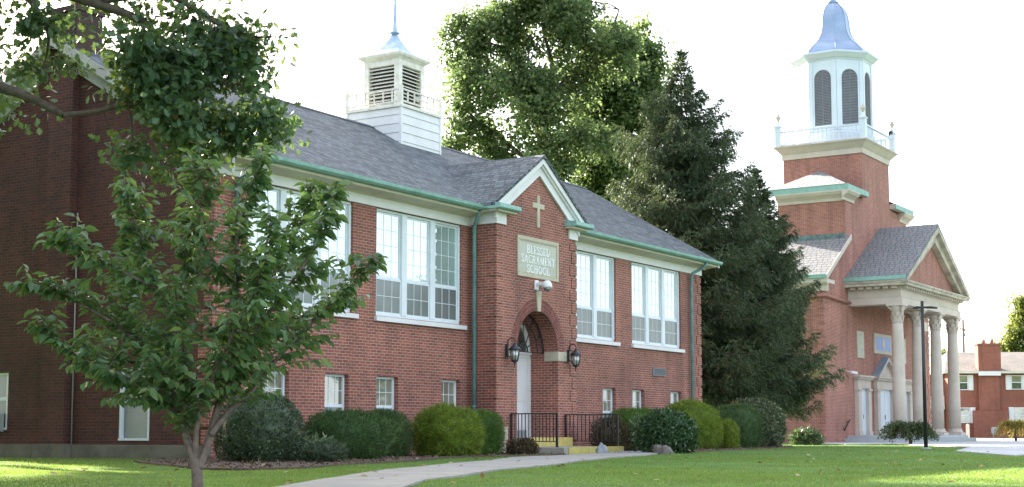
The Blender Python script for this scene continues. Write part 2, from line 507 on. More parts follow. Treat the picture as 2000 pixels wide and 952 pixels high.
def soil_mat():
    m, t, b, out = newmat('mulch')
    tc = nd(t, 'ShaderNodeTexCoord')
    n1 = noise_n(t, 22, 6, .8, tc.outputs['Object']); n2 = noise_n(t, .8, 3, .6, tc.outputs['Object'])
    c = ramp_n(t, n1.outputs[0], [(.3, (.040,.025,.018)), (.55, (.115,.072,.052)), (.8, (.26,.19,.14))])
    g = ramp_n(t, n2.outputs[0], [(.55, (0,0,0)), (.7, (.55,.55,.55))])
    c = mix_c(t, g, c, (.055,.085,.025))
    t.links.new(c, b.inputs['Base Color']); b.inputs['Roughness'].default_value = .95
    bp = nd(t, 'ShaderNodeBump'); bp.inputs['Strength'].default_value = 1; bp.inputs['Distance'].default_value = .03
    t.links.new(n1.outputs[0], bp.inputs['Height']); t.links.new(bp.outputs[0], b.inputs['Normal'])
    return m
M['mulch'] = soil_mat()
bed_l = smooth_line([(19.2,20.2),(17.0,17.0),(16.2,15.0),(17.4,14.6),(20.4,15.5),(23.0,16.5),(25.7,17.3),(28.5,17.3),(30.6,17.6)], 4) + [(30.75,19.3),(30.3,19.3),(30.3,20.15),(21.1,20.15),(21.1,20.6)]
bed_r = smooth_line([(33.95,17.5),(34.1,16.7),(34.0,15.9),(36.2,16.9),(40.0,17.4),(44,17.7),(49,19.0),(51.8,20.8)], 4) + [(50,23),(44.2,21.0),(44.1,20.15),(34.35,20.15),(34.35,19.4),(33.95,19.4)]
tag(sheet('mulch_bed', bed_l, M['mulch'], .035), kind='structure')
tag(sheet('mulch_bed', bed_r, M['mulch'], .035), kind='structure')

# church walk (pale concrete in front of the steps and round to the right)
def pxz(x, y, z=-.55):
    p = math.atan(272/2850)
    d = FW*(2850*math.cos(p) - (570-y)*math.sin(p)) + RT*(x-1000) + np.array([0, 0, 1.0])*(2850*math.sin(p) + (570-y)*math.cos(p))
    k = z/d[2]; return (float(d[0]*k), float(d[1]*k))
cw = [(64.6,22.0),(66.5,23.9),(68.9,23.9),(68.9,20.35),(83.5,20.35),(92,26),(120,30),(80,3.5),(45,8.6),(37.5,8.5),(40.6,11.4),(50.7,13.0),(58.5,16.4),(62.0,19.0),(61.5,20.4)]
cw = [(64.4,24.0),(68.9,24.0),(68.9,20.3),(84.5,20.3),(95,30),(118,32),(85,8),(46,9.0),(34.2,7.95),(41.6,11.3),(51.2,13.4),(57.5,17.2),(62.0,19.4),(58.6,20.4)]
M['paleconc'] = plain('pale_concrete', (.42,.42,.42), .9, .0, .5, col2=(.34,.34,.34), bump=.1)
sheet('church_walk', cw, M['paleconc'], .03)

# ------------------------------------------------------------------ grass blades
def grass_patch():
    M['blade'] = leaf_mat('grass_blade', [(0, (.075,.15,.038)), (.45, (.14,.255,.06)), (.85, (.20,.31,.08)), (1, (.34,.29,.14))], (.36,.46,.06), .45, .55, .25, clump=1.1, amt=.30)
    parts = []
    for d0, d1, n, L in ((14, 22, 100000, .040), (22, 34, 100000, .044), (34, 52, 70000, .05), (52, 75, 30000, .06)):
        d = np.sqrt(rng.uniform(d0*d0, d1*d1, n)); s = rng.uniform(-.40, .40, n)
        x = d*FW[0] + s*d*RT[0]; y = d*FW[1] + s*d*RT[1]
        ok = ~(in_poly(x, y, walk_poly) | in_poly(x, y, cw)) & ~((x > 21.1) & (x < 44.2) & (y > 20.1))
        ok &= ~((x > 30.7) & (x < 33.95) & (y > 17.7) & (y < 20.3)) & ~((x > 66) & (y > 20))
        inb = in_poly(x, y, bed_l) | in_poly(x, y, bed_r)
        ok &= ~inb | (rng.random(n) < .03)
        x, y = x[ok], y[ok]; n = len(x)
        P = np.stack([x, y, ground_z(x, y) - .004], -1)
        D = np.stack([rng.normal(0, .45, n), rng.normal(0, .45, n), np.ones(n)], -1)
        N = unit(np.stack([rng.normal(size=n), rng.normal(size=n), np.zeros(n)], -1))
        lk = L*rng.uniform(.5, 1.25, n)*(.8 + .4*np.sin(x*1.3)*np.sin(y*1.1 + x*.4))
        parts.append(cards(P, D, N, lk, L*.20*rng.uniform(.7, 1.3, n), BLADE))
    return np_mesh('lawn_grass', *join(parts), M['blade'])
tag(grass_patch(), 'short mown green grass covering the lawn', 'grass', kind='stuff')

# ------------------------------------------------------------------ school
XA, XB, YF0, YB0 = 21.18, 44.07, 20.2, 29.3
RIDY, RIDZ, EAVY, EAVZ = 24.75, 8.52, 19.62, 5.57
SK = (RIDZ-EAVZ)/(RIDY-EAVY)
school = thing('school_building', (32.6, 24.7, -.6), 'long red brick school with grey shingle roof, white frieze and arched gabled entrance', 'school building')

def wall_face(mb, h0, h1, z0, z1, holes, const, axis, depth):
    """flat wall with openings and their reveals; axis 'y': plane y=const, depth goes +y; 'x': plane x=const, depth +x"""
    hs = sorted(set([h0, h1] + [v for o in holes for v in o[:2]])); zs = sorted(set([z0, z1] + [v for o in holes for v in o[2:]]))
    def P(h, z, d=0.0):
        return (h, const+d, z) if axis == 'y' else (const+d, h, z)
    for i in range(len(hs)-1):
        for j in range(len(zs)-1):
            hm, zm = (hs[i]+hs[i+1])/2, (zs[j]+zs[j+1])/2
            if any(o[0] < hm < o[1] and o[2] < zm < o[3] for o in holes): continue
            mb.quad(P(hs[i], zs[j]), P(hs[i+1], zs[j]), P(hs[i+1], zs[j+1]), P(hs[i], zs[j+1]))
    for a, b, c, d in holes:
        mb.quad(P(a, c), P(b, c), P(b, c, depth), P(a, c, depth)); mb.quad(P(a, d), P(b, d), P(b, d, depth), P(a, d, depth))
        mb.quad(P(a, c), P(a, d), P(a, d, depth), P(a, c, depth)); mb.quad(P(b, c), P(b, d), P(b, d, depth), P(b, c, depth))

MAIN = [(22.18, 25.60), (26.47, 29.95), (34.62, 38.12), (39.16, 42.56)]
BASE = [(22.7, 23.5), (24.68, 25.50), (26.52, 27.34), (29.10, 29.90), (37.27, 38.08), (39.14, 39.94), (41.76, 42.56)]
ZW0, ZW1, ZB0, ZB1 = 2.62, 5.11, .02, 1.245
holes = [(31.1, 33.6, -.9, 3.3)] + [(a, b, ZW0, ZW1) for a, b in MAIN] + [(a, b, ZB0, ZB1) for a, b in BASE]
mb = MB()
wall_face(mb, XA, XB, -.9, 5.16, holes, YF0, 'y', .20)
mb.build('front_wall', M['brick'], school)
# gable end walls
def roof_under(y):
    return (RIDZ - .10) - abs(y-RIDY)*SK
GW = [(21.86, 22.74, -.20, 1.29), (26.17, 27.2, .02, 1.27)]
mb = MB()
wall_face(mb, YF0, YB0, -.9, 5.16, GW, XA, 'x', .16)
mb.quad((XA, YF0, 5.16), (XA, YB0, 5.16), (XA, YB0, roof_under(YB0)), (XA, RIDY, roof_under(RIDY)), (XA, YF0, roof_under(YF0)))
mb.build('gable_wall', M['gablebrick'], school)
mb = MB()
mb.quad((XB, YF0, -.9), (XB, YB0, -.9), (XB, YB0, roof_under(YB0)), (XB, RIDY, roof_under(RIDY)), (XB, YF0, roof_under(YF0)))
mb.build('gable_wall', M['brick'], school)
mb = MB(); mb.quad((XA, YB0, -.9), (XB, YB0, -.9), (XB, YB0, 5.4), (XA, YB0, 5.4)); mb.build('back_wall', M['brick'], school)
# brick quoins at the right corner: alternating 5-course blocks
def quoins(mb, x, y, sx, sy, z0, z1, wx=(.34, .22), wy=(.22, .34)):
    z = z0; k = 0
    while z < z1 - .1:
        zt = min(z + .0677*5, z1); a, b = wx[k % 2], wy[k % 2]
        mb.box(min(x-sx*.022, x+sx*a), max(x-sx*.022, x+sx*a), min(y-sy*.022, y+sy*b), max(y-sy*.022, y+sy*b), z+.003, zt-.0677+.003)
        z = zt; k += 1
mb = MB(); quoins(mb, XB, YF0, -1, 1, -.56, 5.1); mb.build('corner_quoin', M['brick'], school)
mb = MB(); quoins(mb, XA, YF0, 1, 1, -.26, 5.1); mb.build('corner_quoin', M['brick'], school)
# foundation on the left end, and low plinth along the front
mb = MB()
mb.box(XA-.07, XA-.003, 19.3+.85, YB0, -1.0, -.285); mb.box(XA-.27, XA-.073, 24.05, 25.0, -1.0, -.28)
mb.build('foundation', M['found'], school, bevel=.012)
mb = MB(); mb.box(XA-.2, XA-.004, 24.16, 24.9, -.278, 7.75); mb.build('chimney_breast', M['gablebrick'], school)
mb = MB(); mb.tube([(XA-.07, 24.05, -.3), (XA-.07, 24.05, 4.6)], .016, 6); mb.build('conduit', M['grey'], school)
# roof
mb = MB()
XR0, XR1 = 20.86, 44.45
t_ = .10
mb.prism([(EAVY, EAVZ-t_), (EAVY, EAVZ), (RIDY, RIDZ), (RIDY, RIDZ-t_)], 'x', XR0, XR1)
yb = 2*RIDY-EAVY
mb.prism([(RIDY, RIDZ-t_), (RIDY, RIDZ), (yb, EAVZ), (yb, EAVZ-t_)], 'x', XR0, XR1)
roof = mb.build('roof', M['shingle'], school)
mb = MB()
mb.prism([(RIDY-.16, RIDZ-.075), (RIDY, RIDZ+.022), (RIDY+.16, RIDZ-.075)], 'x', XR0+.002, XR1-.002); mb.build('ridge_cap', M['shingle'], roof)
# chimney on the left gable peak
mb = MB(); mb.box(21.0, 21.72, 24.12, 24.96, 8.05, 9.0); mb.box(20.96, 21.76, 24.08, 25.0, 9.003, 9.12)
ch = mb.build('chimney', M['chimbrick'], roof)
mb = MB(); mb.lathe(21.36, 24.5, [(.17,9.12),(.16,9.36)], 12); mb.build('flue', M['clay'], roof)
mb = MB(); mb.lathe(21.36, 24.5, [(.42,9.42),(.40,9.45),(.03,9.62)], 16); mb.box(21.22,21.24,24.38,24.40,9.36,9.43); mb.box(21.48,21.5,24.6,24.62,9.36,9.43); mb.build('chimney_cap', M['iron'], roof)
# rake boards of the left gable
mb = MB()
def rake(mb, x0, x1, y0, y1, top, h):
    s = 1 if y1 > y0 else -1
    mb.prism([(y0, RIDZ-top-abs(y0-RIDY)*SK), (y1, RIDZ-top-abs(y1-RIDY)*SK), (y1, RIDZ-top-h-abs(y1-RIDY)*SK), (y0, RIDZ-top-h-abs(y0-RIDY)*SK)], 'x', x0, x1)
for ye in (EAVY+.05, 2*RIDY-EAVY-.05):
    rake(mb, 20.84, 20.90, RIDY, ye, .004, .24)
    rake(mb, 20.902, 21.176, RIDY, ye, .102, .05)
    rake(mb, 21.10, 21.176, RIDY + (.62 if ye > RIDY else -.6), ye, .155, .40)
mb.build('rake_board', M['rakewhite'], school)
mb = MB()
for ye in (EAVY+.05, 2*RIDY-EAVY-.05): rake(mb, 44.42, 44.475, RIDY, ye, .004, .22)
mb.build('rake_board', M['white'], school)
# frieze, bed mould and gutter along the front, either side of the porch
PX0, PX1, PY = 30.32, 34.33, 19.41
for x0, x1 in ((21.12, PX0-.002), (PX1+.002, 44.13)):
    mb = MB(); mb.box(x0, x1, YF0-.045, YF0+.02, 5.115, 5.40); mb.build('frieze', M['white'], school, bevel=.006)
    mb = MB()
    mb.prism([(YF0-.05, 5.33), (YF0-.10, 5.36), (YF0-.36, 5.385), (YF0-.47, 5.40), (YF0-.47, 5.455), (YF0-.05, 5.455)], 'x', x0-.2 if x0 < 30 else x0, x1 if x0 < 30 else x1+.25)
    mb.build('soffit', M['cream'], school)
    mb = MB()
    gxa, gxb = (20.84, 29.98) if x0 < 30 else (34.68, 44.46)
    mb.prism([(19.75, 5.46), (19.60, 5.462), (19.545, 5.50), (19.53, 5.565), (19.545, 5.57), (19.56, 5.575), (19.575, 5.53), (19.75, 5.51)], 'x', gxa, gxb)
    x = gxa+.4
    while x < gxb-.2:
        mb.box(x, x+.05, 19.525, 19.60, 5.571, 5.585); x += .85
    mb.build('gutter', M['copper'], school)

# entrance porch: front wall with an arch
ACX, AR, ASP = 32.335, 1.03, 2.07
mb = MB()
ztop = 5.16; zapx = 6.95
NA = 28
arc = [(ACX + AR*math.cos(math.pi*k/NA), ASP + AR*math.sin(math.pi*k/NA)) for k in range(NA+1)]      # right to left
z_at = lambda x: zapx - abs(x-ACX)*.65
def fq(*p): mb.quad(*[(x, PY, z) for x, z in p])
fq((PX0, -.9), (ACX-AR, -.9), (ACX-AR, ASP), (PX0, ASP)); fq((ACX+AR, -.9), (PX1, -.9), (PX1, ASP), (ACX+AR, ASP))
ztm = 3.5
for k in range(NA):
    (xa, za), (xb, zb) = arc[k], arc[k+1]
    fq((xa, za), (xb, zb), (xb, ztm), (xa, ztm))
fq((PX0, ASP), (ACX-AR, ASP), (ACX-AR, ztm), (PX0, ztm)); fq((ACX+AR, ASP), (PX1, ASP), (PX1, ztm), (ACX+AR, ztm))
fq((PX0, ztm), (PX1, ztm), (PX1, z_at(PX1)), (ACX, zapx), (PX0, z_at(PX0)))
for x in (PX0, PX1): mb.quad((x, PY, -.9), (x, YF0, -.9), (x, YF0, 5.4), (x, PY, 5.4))
# reveal and vault
YD = 20.31
for x in (ACX-AR, ACX+AR): mb.quad((x, PY, -.9), (x, YD, -.9), (x, YD, ASP), (x, PY, ASP))
for k in range(NA):
    (xa, za), (xb, zb) = arc[k], arc[k+1]
    mb.quad((xa, PY, za), (xb, PY, zb), (xb, YD, zb), (xa, YD, za))
mb.quad((ACX-AR, PY+.02, -.18), (ACX+AR, PY+.02, -.18), (ACX+AR, YD, -.18), (ACX-AR, YD, -.18))
mb.build('entrance_porch_wall', M['brick'], school)
mb = MB(); quoins(mb, PX0, PY, 1, 1, -.56, 5.1, (.30, .30), (.34, .2)); mb.build('corner_quoin', M['brick'], school)
mb = MB(); quoins(mb, PX1, PY, -1, 1, -.56, 5.1, (.34, .24), (.2, .34)); mb.build('corner_quoin', M['brick'], school)
# two rings of arch bricks
M['voussoir'] = leaf_mat('arch_brick', [(0, (.14,.044,.038)), (.5, (.20,.06,.05)), (1, (.25,.075,.058))], tf=0.0, rough=.85, spec=.3, amt=0)
mb = MB()
for ring in range(3):
    r0 = AR + .004 + ring*.108; n = 46 + ring*5
    for k in range(n):
        a0, a1 = math.pi*(k+.09)/n, math.pi*(k+.91)/n
        pts = [(ACX + r*math.cos(a), ASP + r*math.sin(a)) for r, a in ((r0, a0), (r0+.098, a0), (r0+.098, a1), (r0, a1))]
        mb.prism(pts, 'y', PY-.010, PY+.02)
mb.build('arch_brickwork', M['voussoir'], school)
M['mortar'] = plain('mortar', (.40,.33,.28), .95, .1, 9)
mb = MB()
for k in range(NA):
    a0, a1 = math.pi*k/NA, math.pi*(k+1)/NA
    mb.prism([(ACX + r*math.cos(a), ASP + r*math.sin(a)) for r, a in ((AR, a0), (AR+.325, a0), (AR+.325, a1), (AR, a1))], 'y', PY-.004, PY+.01)
mb.build('arch_mortar', M['mortar'], school)
mb = MB(); mb.prism([(ACX-.075, ASP+AR-.02), (ACX+.075, ASP+AR-.02), (ACX+.125, 3.62), (ACX-.125, 3.62)], 'y', PY-.045, PY+.05); mb.build('keystone', M['stone'], school, bevel=.006)
for s in (-1, 1):
    mb = MB(); xe = ACX + s*AR
    mb.box(min(xe-s*.018, xe+s*.44), max(xe-s*.018, xe+s*.44), PY-.02, PY+.42, 1.84, 2.085); mb.build('impost_block', M['stone'], school, bevel=.008)
# stone cross
mb = MB(); mb.box(32.27, 32.40, PY-.03, PY+.02, 5.27, 6.12); mb.box(32.04, 32.268, PY-.03, PY+.02, 5.77, 5.91); mb.box(32.402, 32.63, PY-.03, PY+.02, 5.77, 5.91)
mb.build('stone_cross', M['stone'], school, bevel=.006)
# name panel
mb = MB()
SX0, SX1, SZ0, SZ1 = 31.30, 33.37, 3.93, 4.98
for bx in ((SX0, SX1, SZ0, SZ0+.10), (SX0, SX1, SZ1-.10, SZ1), (SX0, SX0+.09, SZ0+.102, SZ1-.102), (SX1-.11, SX1, SZ0+.102, SZ1-.102)):
    mb.box(bx[0], bx[1], PY-.03, PY+.02, bx[2], bx[3])
for bx in ((SX0+.092, SX1-.112, SZ0+.102, SZ0+.13), (SX0+.092, SX1-.112, SZ1-.13, SZ1-.102)):
    mb.box(bx[0], bx[1], PY-.018, PY+.02, bx[2], bx[3])
sign = mb.build('name_panel', M['stone'], school, bevel=.006)
mb = MB(); mb.box(SX0+.093, SX1-.113, PY-.010, PY+.02, SZ0+.133, SZ1-.133); mb.build('panel_face', M['signface'], sign)
def arcp(cx, cz, rx, rz, a0, a1, n=10):
    return [(cx + rx*math.cos(R(a0+(a1-a0)*k/n)), cz + rz*math.sin(R(a0+(a1-a0)*k/n))) for k in range(n+1)]
TK, TN = .135, .055
GL = {
 'B': (.62, [([(.15,0),(.15,1)],TK), ([(.12,.97)]+arcp(.32,.76,.20,.21,90,-90)+[(.15,.55)],.10), ([(.15,.54)]+arcp(.34,.27,.24,.25,90,-90)+[(.12,.02)],.11), ([(0,.02),(.15,.02)],TN), ([(0,.98),(.15,.98)],TN)]),
 'L': (.56, [([(.15,0),(.15,1)],TK), ([(0,.98),(.30,.98)],TN), ([(0,.03),(.54,.03)],.065), ([(.53,0),(.53,.26)],.06)]),
 'E': (.56, [([(.15,0),(.15,1)],TK), ([(0,.97),(.50,.97)],.065), ([(.15,.52),(.42,.52)],TN), ([(0,.03),(.53,.03)],.065), ([(.49,1),(.49,.76)],.06), ([(.52,0),(.52,.25)],.06), ([(.41,.62),(.41,.42)],.05)]),
 'S': (.50, [(arcp(.25,.75,.18,.22,20,225,12)+arcp(.26,.25,.19,.23,60,-160,12),.105), ([(.43,1),(.43,.72)],.05), ([(.06,0),(.06,.28)],.05)]),
 'D': (.70, [([(.15,0),(.15,1)],TK), ([(0,.97),(.15,.97)]+arcp(.26,.5,.36,.47,90,-90,14)+[(.15,.03),(0,.03)],.085)]),
 'A': (.70, [([(.10,0),(.35,1)],TN), ([(.33,1),(.60,0)],TK), ([(.19,.36),(.50,.36)],TN), ([(0,.02),(.22,.02)],TN), ([(.47,.02),(.70,.02)],TN)]),
 'C': (.62, [(arcp(.36,.5,.29,.47,50,310,18),.10), ([(.57,1),(.57,.70)],.055), ([(.57,.03),(.57,.24)],.05)]),
 'R': (.68, [([(.15,0),(.15,1)],TK), ([(0,.97)]+arcp(.32,.74,.22,.23,90,-90)+[(.15,.51)],.095), ([(.32,.52),(.60,.02)],TK), ([(0,.02),(.30,.02)],TN), ([(.54,.02),(.70,.02)],TN)]),
 'M': (.86, [([(.12,0),(.16,1)],TN), ([(.14,1),(.42,.06)],TK), ([(.42,.02),(.70,1)],TN), ([(.70,0),(.70,1)],TK), ([(0,.02),(.24,.02)],TN), ([(.56,.02),(.86,.02)],TN), ([(.02,.98),(.17,.98)],TN), ([(.68,.98),(.84,.98)],TN)]),
 'N': (.72, [([(.13,0),(.13,1)],TN), ([(.12,1),(.58,.02)],TK), ([(.58,0),(.58,1)],TN), ([(0,.02),(.27,.02)],TN), ([(0,.98),(.16,.98)],TN), ([(.45,.98),(.72,.98)],TN)]),
 'T': (.62, [([(.31,0),(.31,1)],TK), ([(.02,.97),(.60,.97)],.065), ([(.035,1),(.035,.74)],.055), ([(.585,1),(.585,.74)],.055), ([(.16,.02),(.46,.02)],TN)]),
 'H': (.74, [([(.15,0),(.15,1)],TK), ([(.59,0),(.59,1)],TK), ([(.15,.51),(.59,.51)],TN), ([(0,.02),(.30,.02)],TN), ([(0,.98),(.30,.98)],TN), ([(.44,.02),(.74,.02)],TN), ([(.44,.98),(.74,.98)],TN)]),
 'O': (.72, [(arcp(.36,.5,.29,.47,0,360,22),.105)]),
}
def lettering(text, cx, z, h, width):
    adv = sum(GL[c][0]+.13 for c in text)-.13
    k = width/adv; x = cx-width/2; mb = MB(); seg = 0
    for c in text:
        for pts, tw in GL[c][1]:
            for i in range(len(pts)-1):
                p = np.array([x+pts[i][0]*k, z+pts[i][1]*h]); q = np.array([x+pts[i+1][0]*k, z+pts[i+1][1]*h])
                d = q-p; L = np.linalg.norm(d)
                if L < 1e-6: continue
                d /= L; nn = np.array([-d[1], d[0]])*tw*h*.56; e = d*(.012*h if len(pts) > 2 else 0)
                seg += 1; o = .00025*(seg % 9)
                mb.prism([tuple(p-e-nn), tuple(q+e-nn), tuple(q+e+nn), tuple(p-e+nn)], 'y', PY-.024-o, PY-.009)
        x += (GL[c][0]+.13)*k
    return mb.build('lettering', M['letter'], sign)
lettering('BLESSED', 32.325, 4.555, .20, 1.16)
lettering('SACRAMENT', 32.325, 4.305, .20, 1.68)
lettering('SCHOOL', 32.325, 4.055, .20, 1.14)
# porch gable trim
mb = MB()
PA = 7.10; PS = .65
def prake(mb, x0, x1, y0, y1, top, h):
    z0, z1 = PA-top-abs(x0-ACX)*PS, PA-top-abs(x1-ACX)*PS
    mb.prism([(x0, z0), (x1, z1), (x1, z1-h), (x0, z0-h)], 'y', y0, y1)
for s in (-1, 1):
    prake(mb, ACX, ACX+s*2.33, 19.235, 19.40, .006, .15)
    prake(mb, ACX, ACX+s*2.12, 19.345, 19.402, .158, .30)
    prake(mb, ACX, ACX+s*2.2, 19.29, 19.342, .158, .06)
mb.build('rake_board', M['white'], school)
mb = MB()
for s in (-1, 1):
    x0, x1 = sorted((ACX, ACX+s*2.40)); 
    pr = [(ACX, PA-.004), (ACX+s*2.40, PA-.004-2.40*PS), (ACX+s*2.40, PA+.085-2.40*PS), (ACX, PA+.085)]
    mb.prism(pr, 'y', 19.20, 23.0)
mb.build('porch_roof', M['shingle'], school)
for s in (-1, 1):
    X = lambda a: ACX + s*a
    def bx(mb, a0, a1, y0, y1, z0, z1): mb.box(min(X(a0), X(a1)), max(X(a0), X(a1)), y0, y1, z0, z1)
    hw = ACX-PX0
    mb = MB(); bx(mb, hw-.42, hw+.04, PY-.045, PY+.02, 5.15, 5.42); bx(mb, hw-.01, hw+.04, PY+.0205, YF0-.048, 5.15, 5.42); mb.build('frieze', M['white'], school, bevel=.005)
    mb = MB(); bx(mb, hw-.6, hw+.26, PY-.24, PY+.02, 5.423, 5.468); bx(mb, hw-.01, hw+.26, PY+.022, YF0-.30, 5.423, 5.468); mb.build('soffit', M['cream'], school)
    mb = MB()
    def pts(y): return y
    prof = [(hw+.20, 5.47), (hw+.33, 5.472), (hw+.375, 5.50), (hw+.385, 5.575), (hw+.36, 5.60), (hw+.30, 5.585), (hw+.2, 5.53)]
    mb.prism([(X(a), z) for a, z in prof], 'y', 19.09, 19.66)
    # return across the corner, with its little sloped flashing
    mb.prism([(19.41, 5.66), (19.17, 5.61), (19.055, 5.60), (19.045, 5.50), (19.08, 5.472), (19.41, 5.472)], 'x', X(hw-.62), X(hw+.384))
    mb.build('gutter', M['copper'], school)
# downspouts
def pipe(path, mat, r=.045, straps=()):
    mb = MB(); mb.tube(path, r, 10)
    for z in straps:
        x, y = path[-1][0], path[-1][1]
        mb.lathe(x, y, [(r+.012, z-.02), (r+.012, z+.02)], 12)
    return mb.build('downspout', mat, school)
pipe([(30.02,19.72,5.46),(30.05,19.76,5.34),(30.21,19.98,5.10),(30.23,20.0,4.98),(30.23,20.0,-.5)], M['coppipe'], .05, (4.95, 2.6, .6, -.2))
pipe([(43.42,19.64,5.46),(43.40,19.70,5.34),(43.20,20.06,5.10),(43.18,20.1,4.98),(43.18,20.1,-.5)], M['coppipe'], .052, (4.95, 2.6, .4))
pipe([(21.92,19.64,5.46),(21.92,19.68,5.28),(21.78,20.04,5.06),(21.72,20.1,4.96),(21.72,20.1,-.5)], M['copperdark'], .05, (4.95, 2.6))
# louvred vent
mb = MB()
mb.box(40.50, 41.38, YF0-.03, YF0+.01, 1.70, 1.725); mb.box(40.50, 41.38, YF0-.03, YF0+.01, 1.915, 1.94); mb.box(40.50, 40.53, YF0-.03, YF0+.01, 1.727, 1.913); mb.box(41.35, 41.38, YF0-.03, YF0+.01, 1.727, 1.913)
for k in range(6):
    z = 1.733+k*.03; mb.prism([(YF0-.025, z), (YF0-.003, z+.02), (YF0-.003, z+.026), (YF0-.025, z+.006)], 'x', 40.532, 41.348)
vent = mb.build('vent', M['louver'], school)
mb = MB(); mb.box(40.51, 41.37, YF0-.002, YF0+.02, 1.71, 1.93); mb.build('backing', M['louvdark'], vent)

# windows --------------------------------------------------------------
def big_window(x0, x1, teal=(), n=3):
    y = YF0+.09
    fr = MB()
    fr.box(x0, x1, y-.03, y+.09, ZW1-.055, ZW1-.003); fr.box(x0, x1, y-.03, y+.09, ZW0+.003, ZW0+.06)
    wu = (x1-x0)/n
    for k in range(n+1):
        xc = x0+k*wu; wd = .055 if k in (0, n) else .10
        a = x0 if k == 0 else (x1-.07 if k == n else xc-wd)
        b = x0+.07 if k == 0 else (x1 if k == n else xc+wd)
        fr.box(a, b, y-.04, y+.09, ZW0+.062, ZW1-.057)
    frame = fr.build('window', M['vinyl'], school, bevel=.006)
    zm = ZW0 + .36*(ZW1-ZW0)
    for k in range(n):
        a = x0+k*wu+(.07 if k == 0 else .10); b = x0+(k+1)*wu-(.07 if k == n-1 else .10)
        s = MB()
        for z0, z1, yo in ((ZW0+.06, zm, -.012), (zm+.002, ZW1-.057, .014)):
            s.box(a+.002, b-.002, y+yo, y+yo+.03, z0+.001, z0+.05); s.box(a+.002, b-.002, y+yo, y+yo+.03, z1-.045, z1-.001)
            s.box(a+.002, a+.04, y+yo, y+yo+.03, z0+.052, z1-.047); s.box(b-.04, b-.002, y+yo, y+yo+.03, z0+.052, z1-.047)
        s.build('sash', M['vinyl'], frame)
        p = MB(); p.box(a+.041, b-.041, y+.024, y+.036, zm+.053, ZW1-.103); p.build('pane', M['up2'] if k in teal else M['up'], frame)
        p = MB(); p.box(a+.041, b-.041, y+.000, y+.012, ZW0+.111, zm-.046); p.build('pane', M['low'], frame)
        g = MB()
        za, zb = zm+.053, ZW1-.103
        for i in (1, 2):
            xx = a+.041+(b-a-.082)*i/3; g.box(xx-.008, xx+.008, y+.018, y+.0235, za, zb); g.box(xx-.008, xx+.008, y-.006, y-.0005, ZW0+.111, zm-.046)
        for i in (1, 2, 3):
            zz = za+(zb-za)*i/4; g.box(a+.041, b-.041, y+.0165, y+.022, zz-.007, zz+.007)
        zz = (ZW0+.111+zm-.046)/2; g.box(a+.041, b-.041, y-.0075, y-.002, zz-.007, zz+.007)
        g.build('muntin', M['vinyl'], frame)
    sl_ = MB(); sl_.prism([(YF0-.075, ZW0-.125), (YF0+.06, ZW0-.125), (YF0+.06, ZW0-.002), (YF0-.075, ZW0-.02)], 'x', x0-.06, x1+.16); sl_.build('sill', M['white'], frame, bevel=.006)
big_window(*MAIN[0]); big_window(*MAIN[1], teal=(2,)); big_window(*MAIN[2]); big_window(*MAIN[3])
def small_window(x0, x1):
    y = YF0+.11; fr = MB()
    fr.box(x0+.002, x1-.002, y, y+.07, ZB1-.06, ZB1-.002); fr.box(x0+.002, x1-.002, y, y+.07, ZB0+.002, ZB0+.06)
    fr.box(x0+.002, x0+.06, y, y+.07, ZB0+.062, ZB1-.062); fr.box(x1-.06, x1-.002, y, y+.07, ZB0+.062, ZB1-.062)
    zm = ZB0+.43*(ZB1-ZB0); fr.box(x0+.061, x1-.061, y+.004, y+.05, zm-.035, zm+.035)
    f = fr.build('window', M['vinyl'], school, bevel=.005)
    for z0, z1, mm, rows in ((zm+.036, ZB1-.063, M['bas'], 2), (ZB0+.063, zm-.036, M['low'], 2)):
        p = MB(); p.box(x0+.061, x1-.061, y+.03, y+.04, z0, z1); p.build('pane', mm, f)
        g = MB()
        for i in (1, 2): xx = x0+.061+(x1-x0-.122)*i/3; g.box(xx-.007, xx+.007, y+.022, y+.0295, z0, z1)
        zz = (z0+z1)/2; g.box(x0+.061, x1-.061, y+.020, y+.0275, zz-.007, zz+.007)
        g.build('muntin', M['vinyl'], f)
for a, b in BASE: small_window(a, b)
# windows of the left end
def end_window(y0, y1, z0, z1):
    x = XA+.05; fr = MB()
    fr.box(x, x+.08, y0+.002, y1-.002, z1-.06, z1-.002); fr.box(x-.06, x+.08, y0+.002, y1-.002, z0+.002, z0+.05)
    fr.box(x-.04, x+.08, y0+.002, y0+.07, z0+.052, z1-.062); fr.box(x-.04, x+.08, y1-.07, y1-.002, z0+.052, z1-.062)
    zm = (z0+z1)/2+.05; fr.box(x+.01, x+.06, y0+.072, y1-.072, zm-.04, zm+.04)
    f = fr.build('window', M['vinyl'], school, bevel=.006)
    for a, b in ((z0+.052, zm-.041), (zm+.041, z1-.062)):
        p = MB(); p.box(x+.03, x+.04, y0+.072, y1-.072, a, b); p.build('pane', M['low'], f)
for g in GW: end_window(*g)
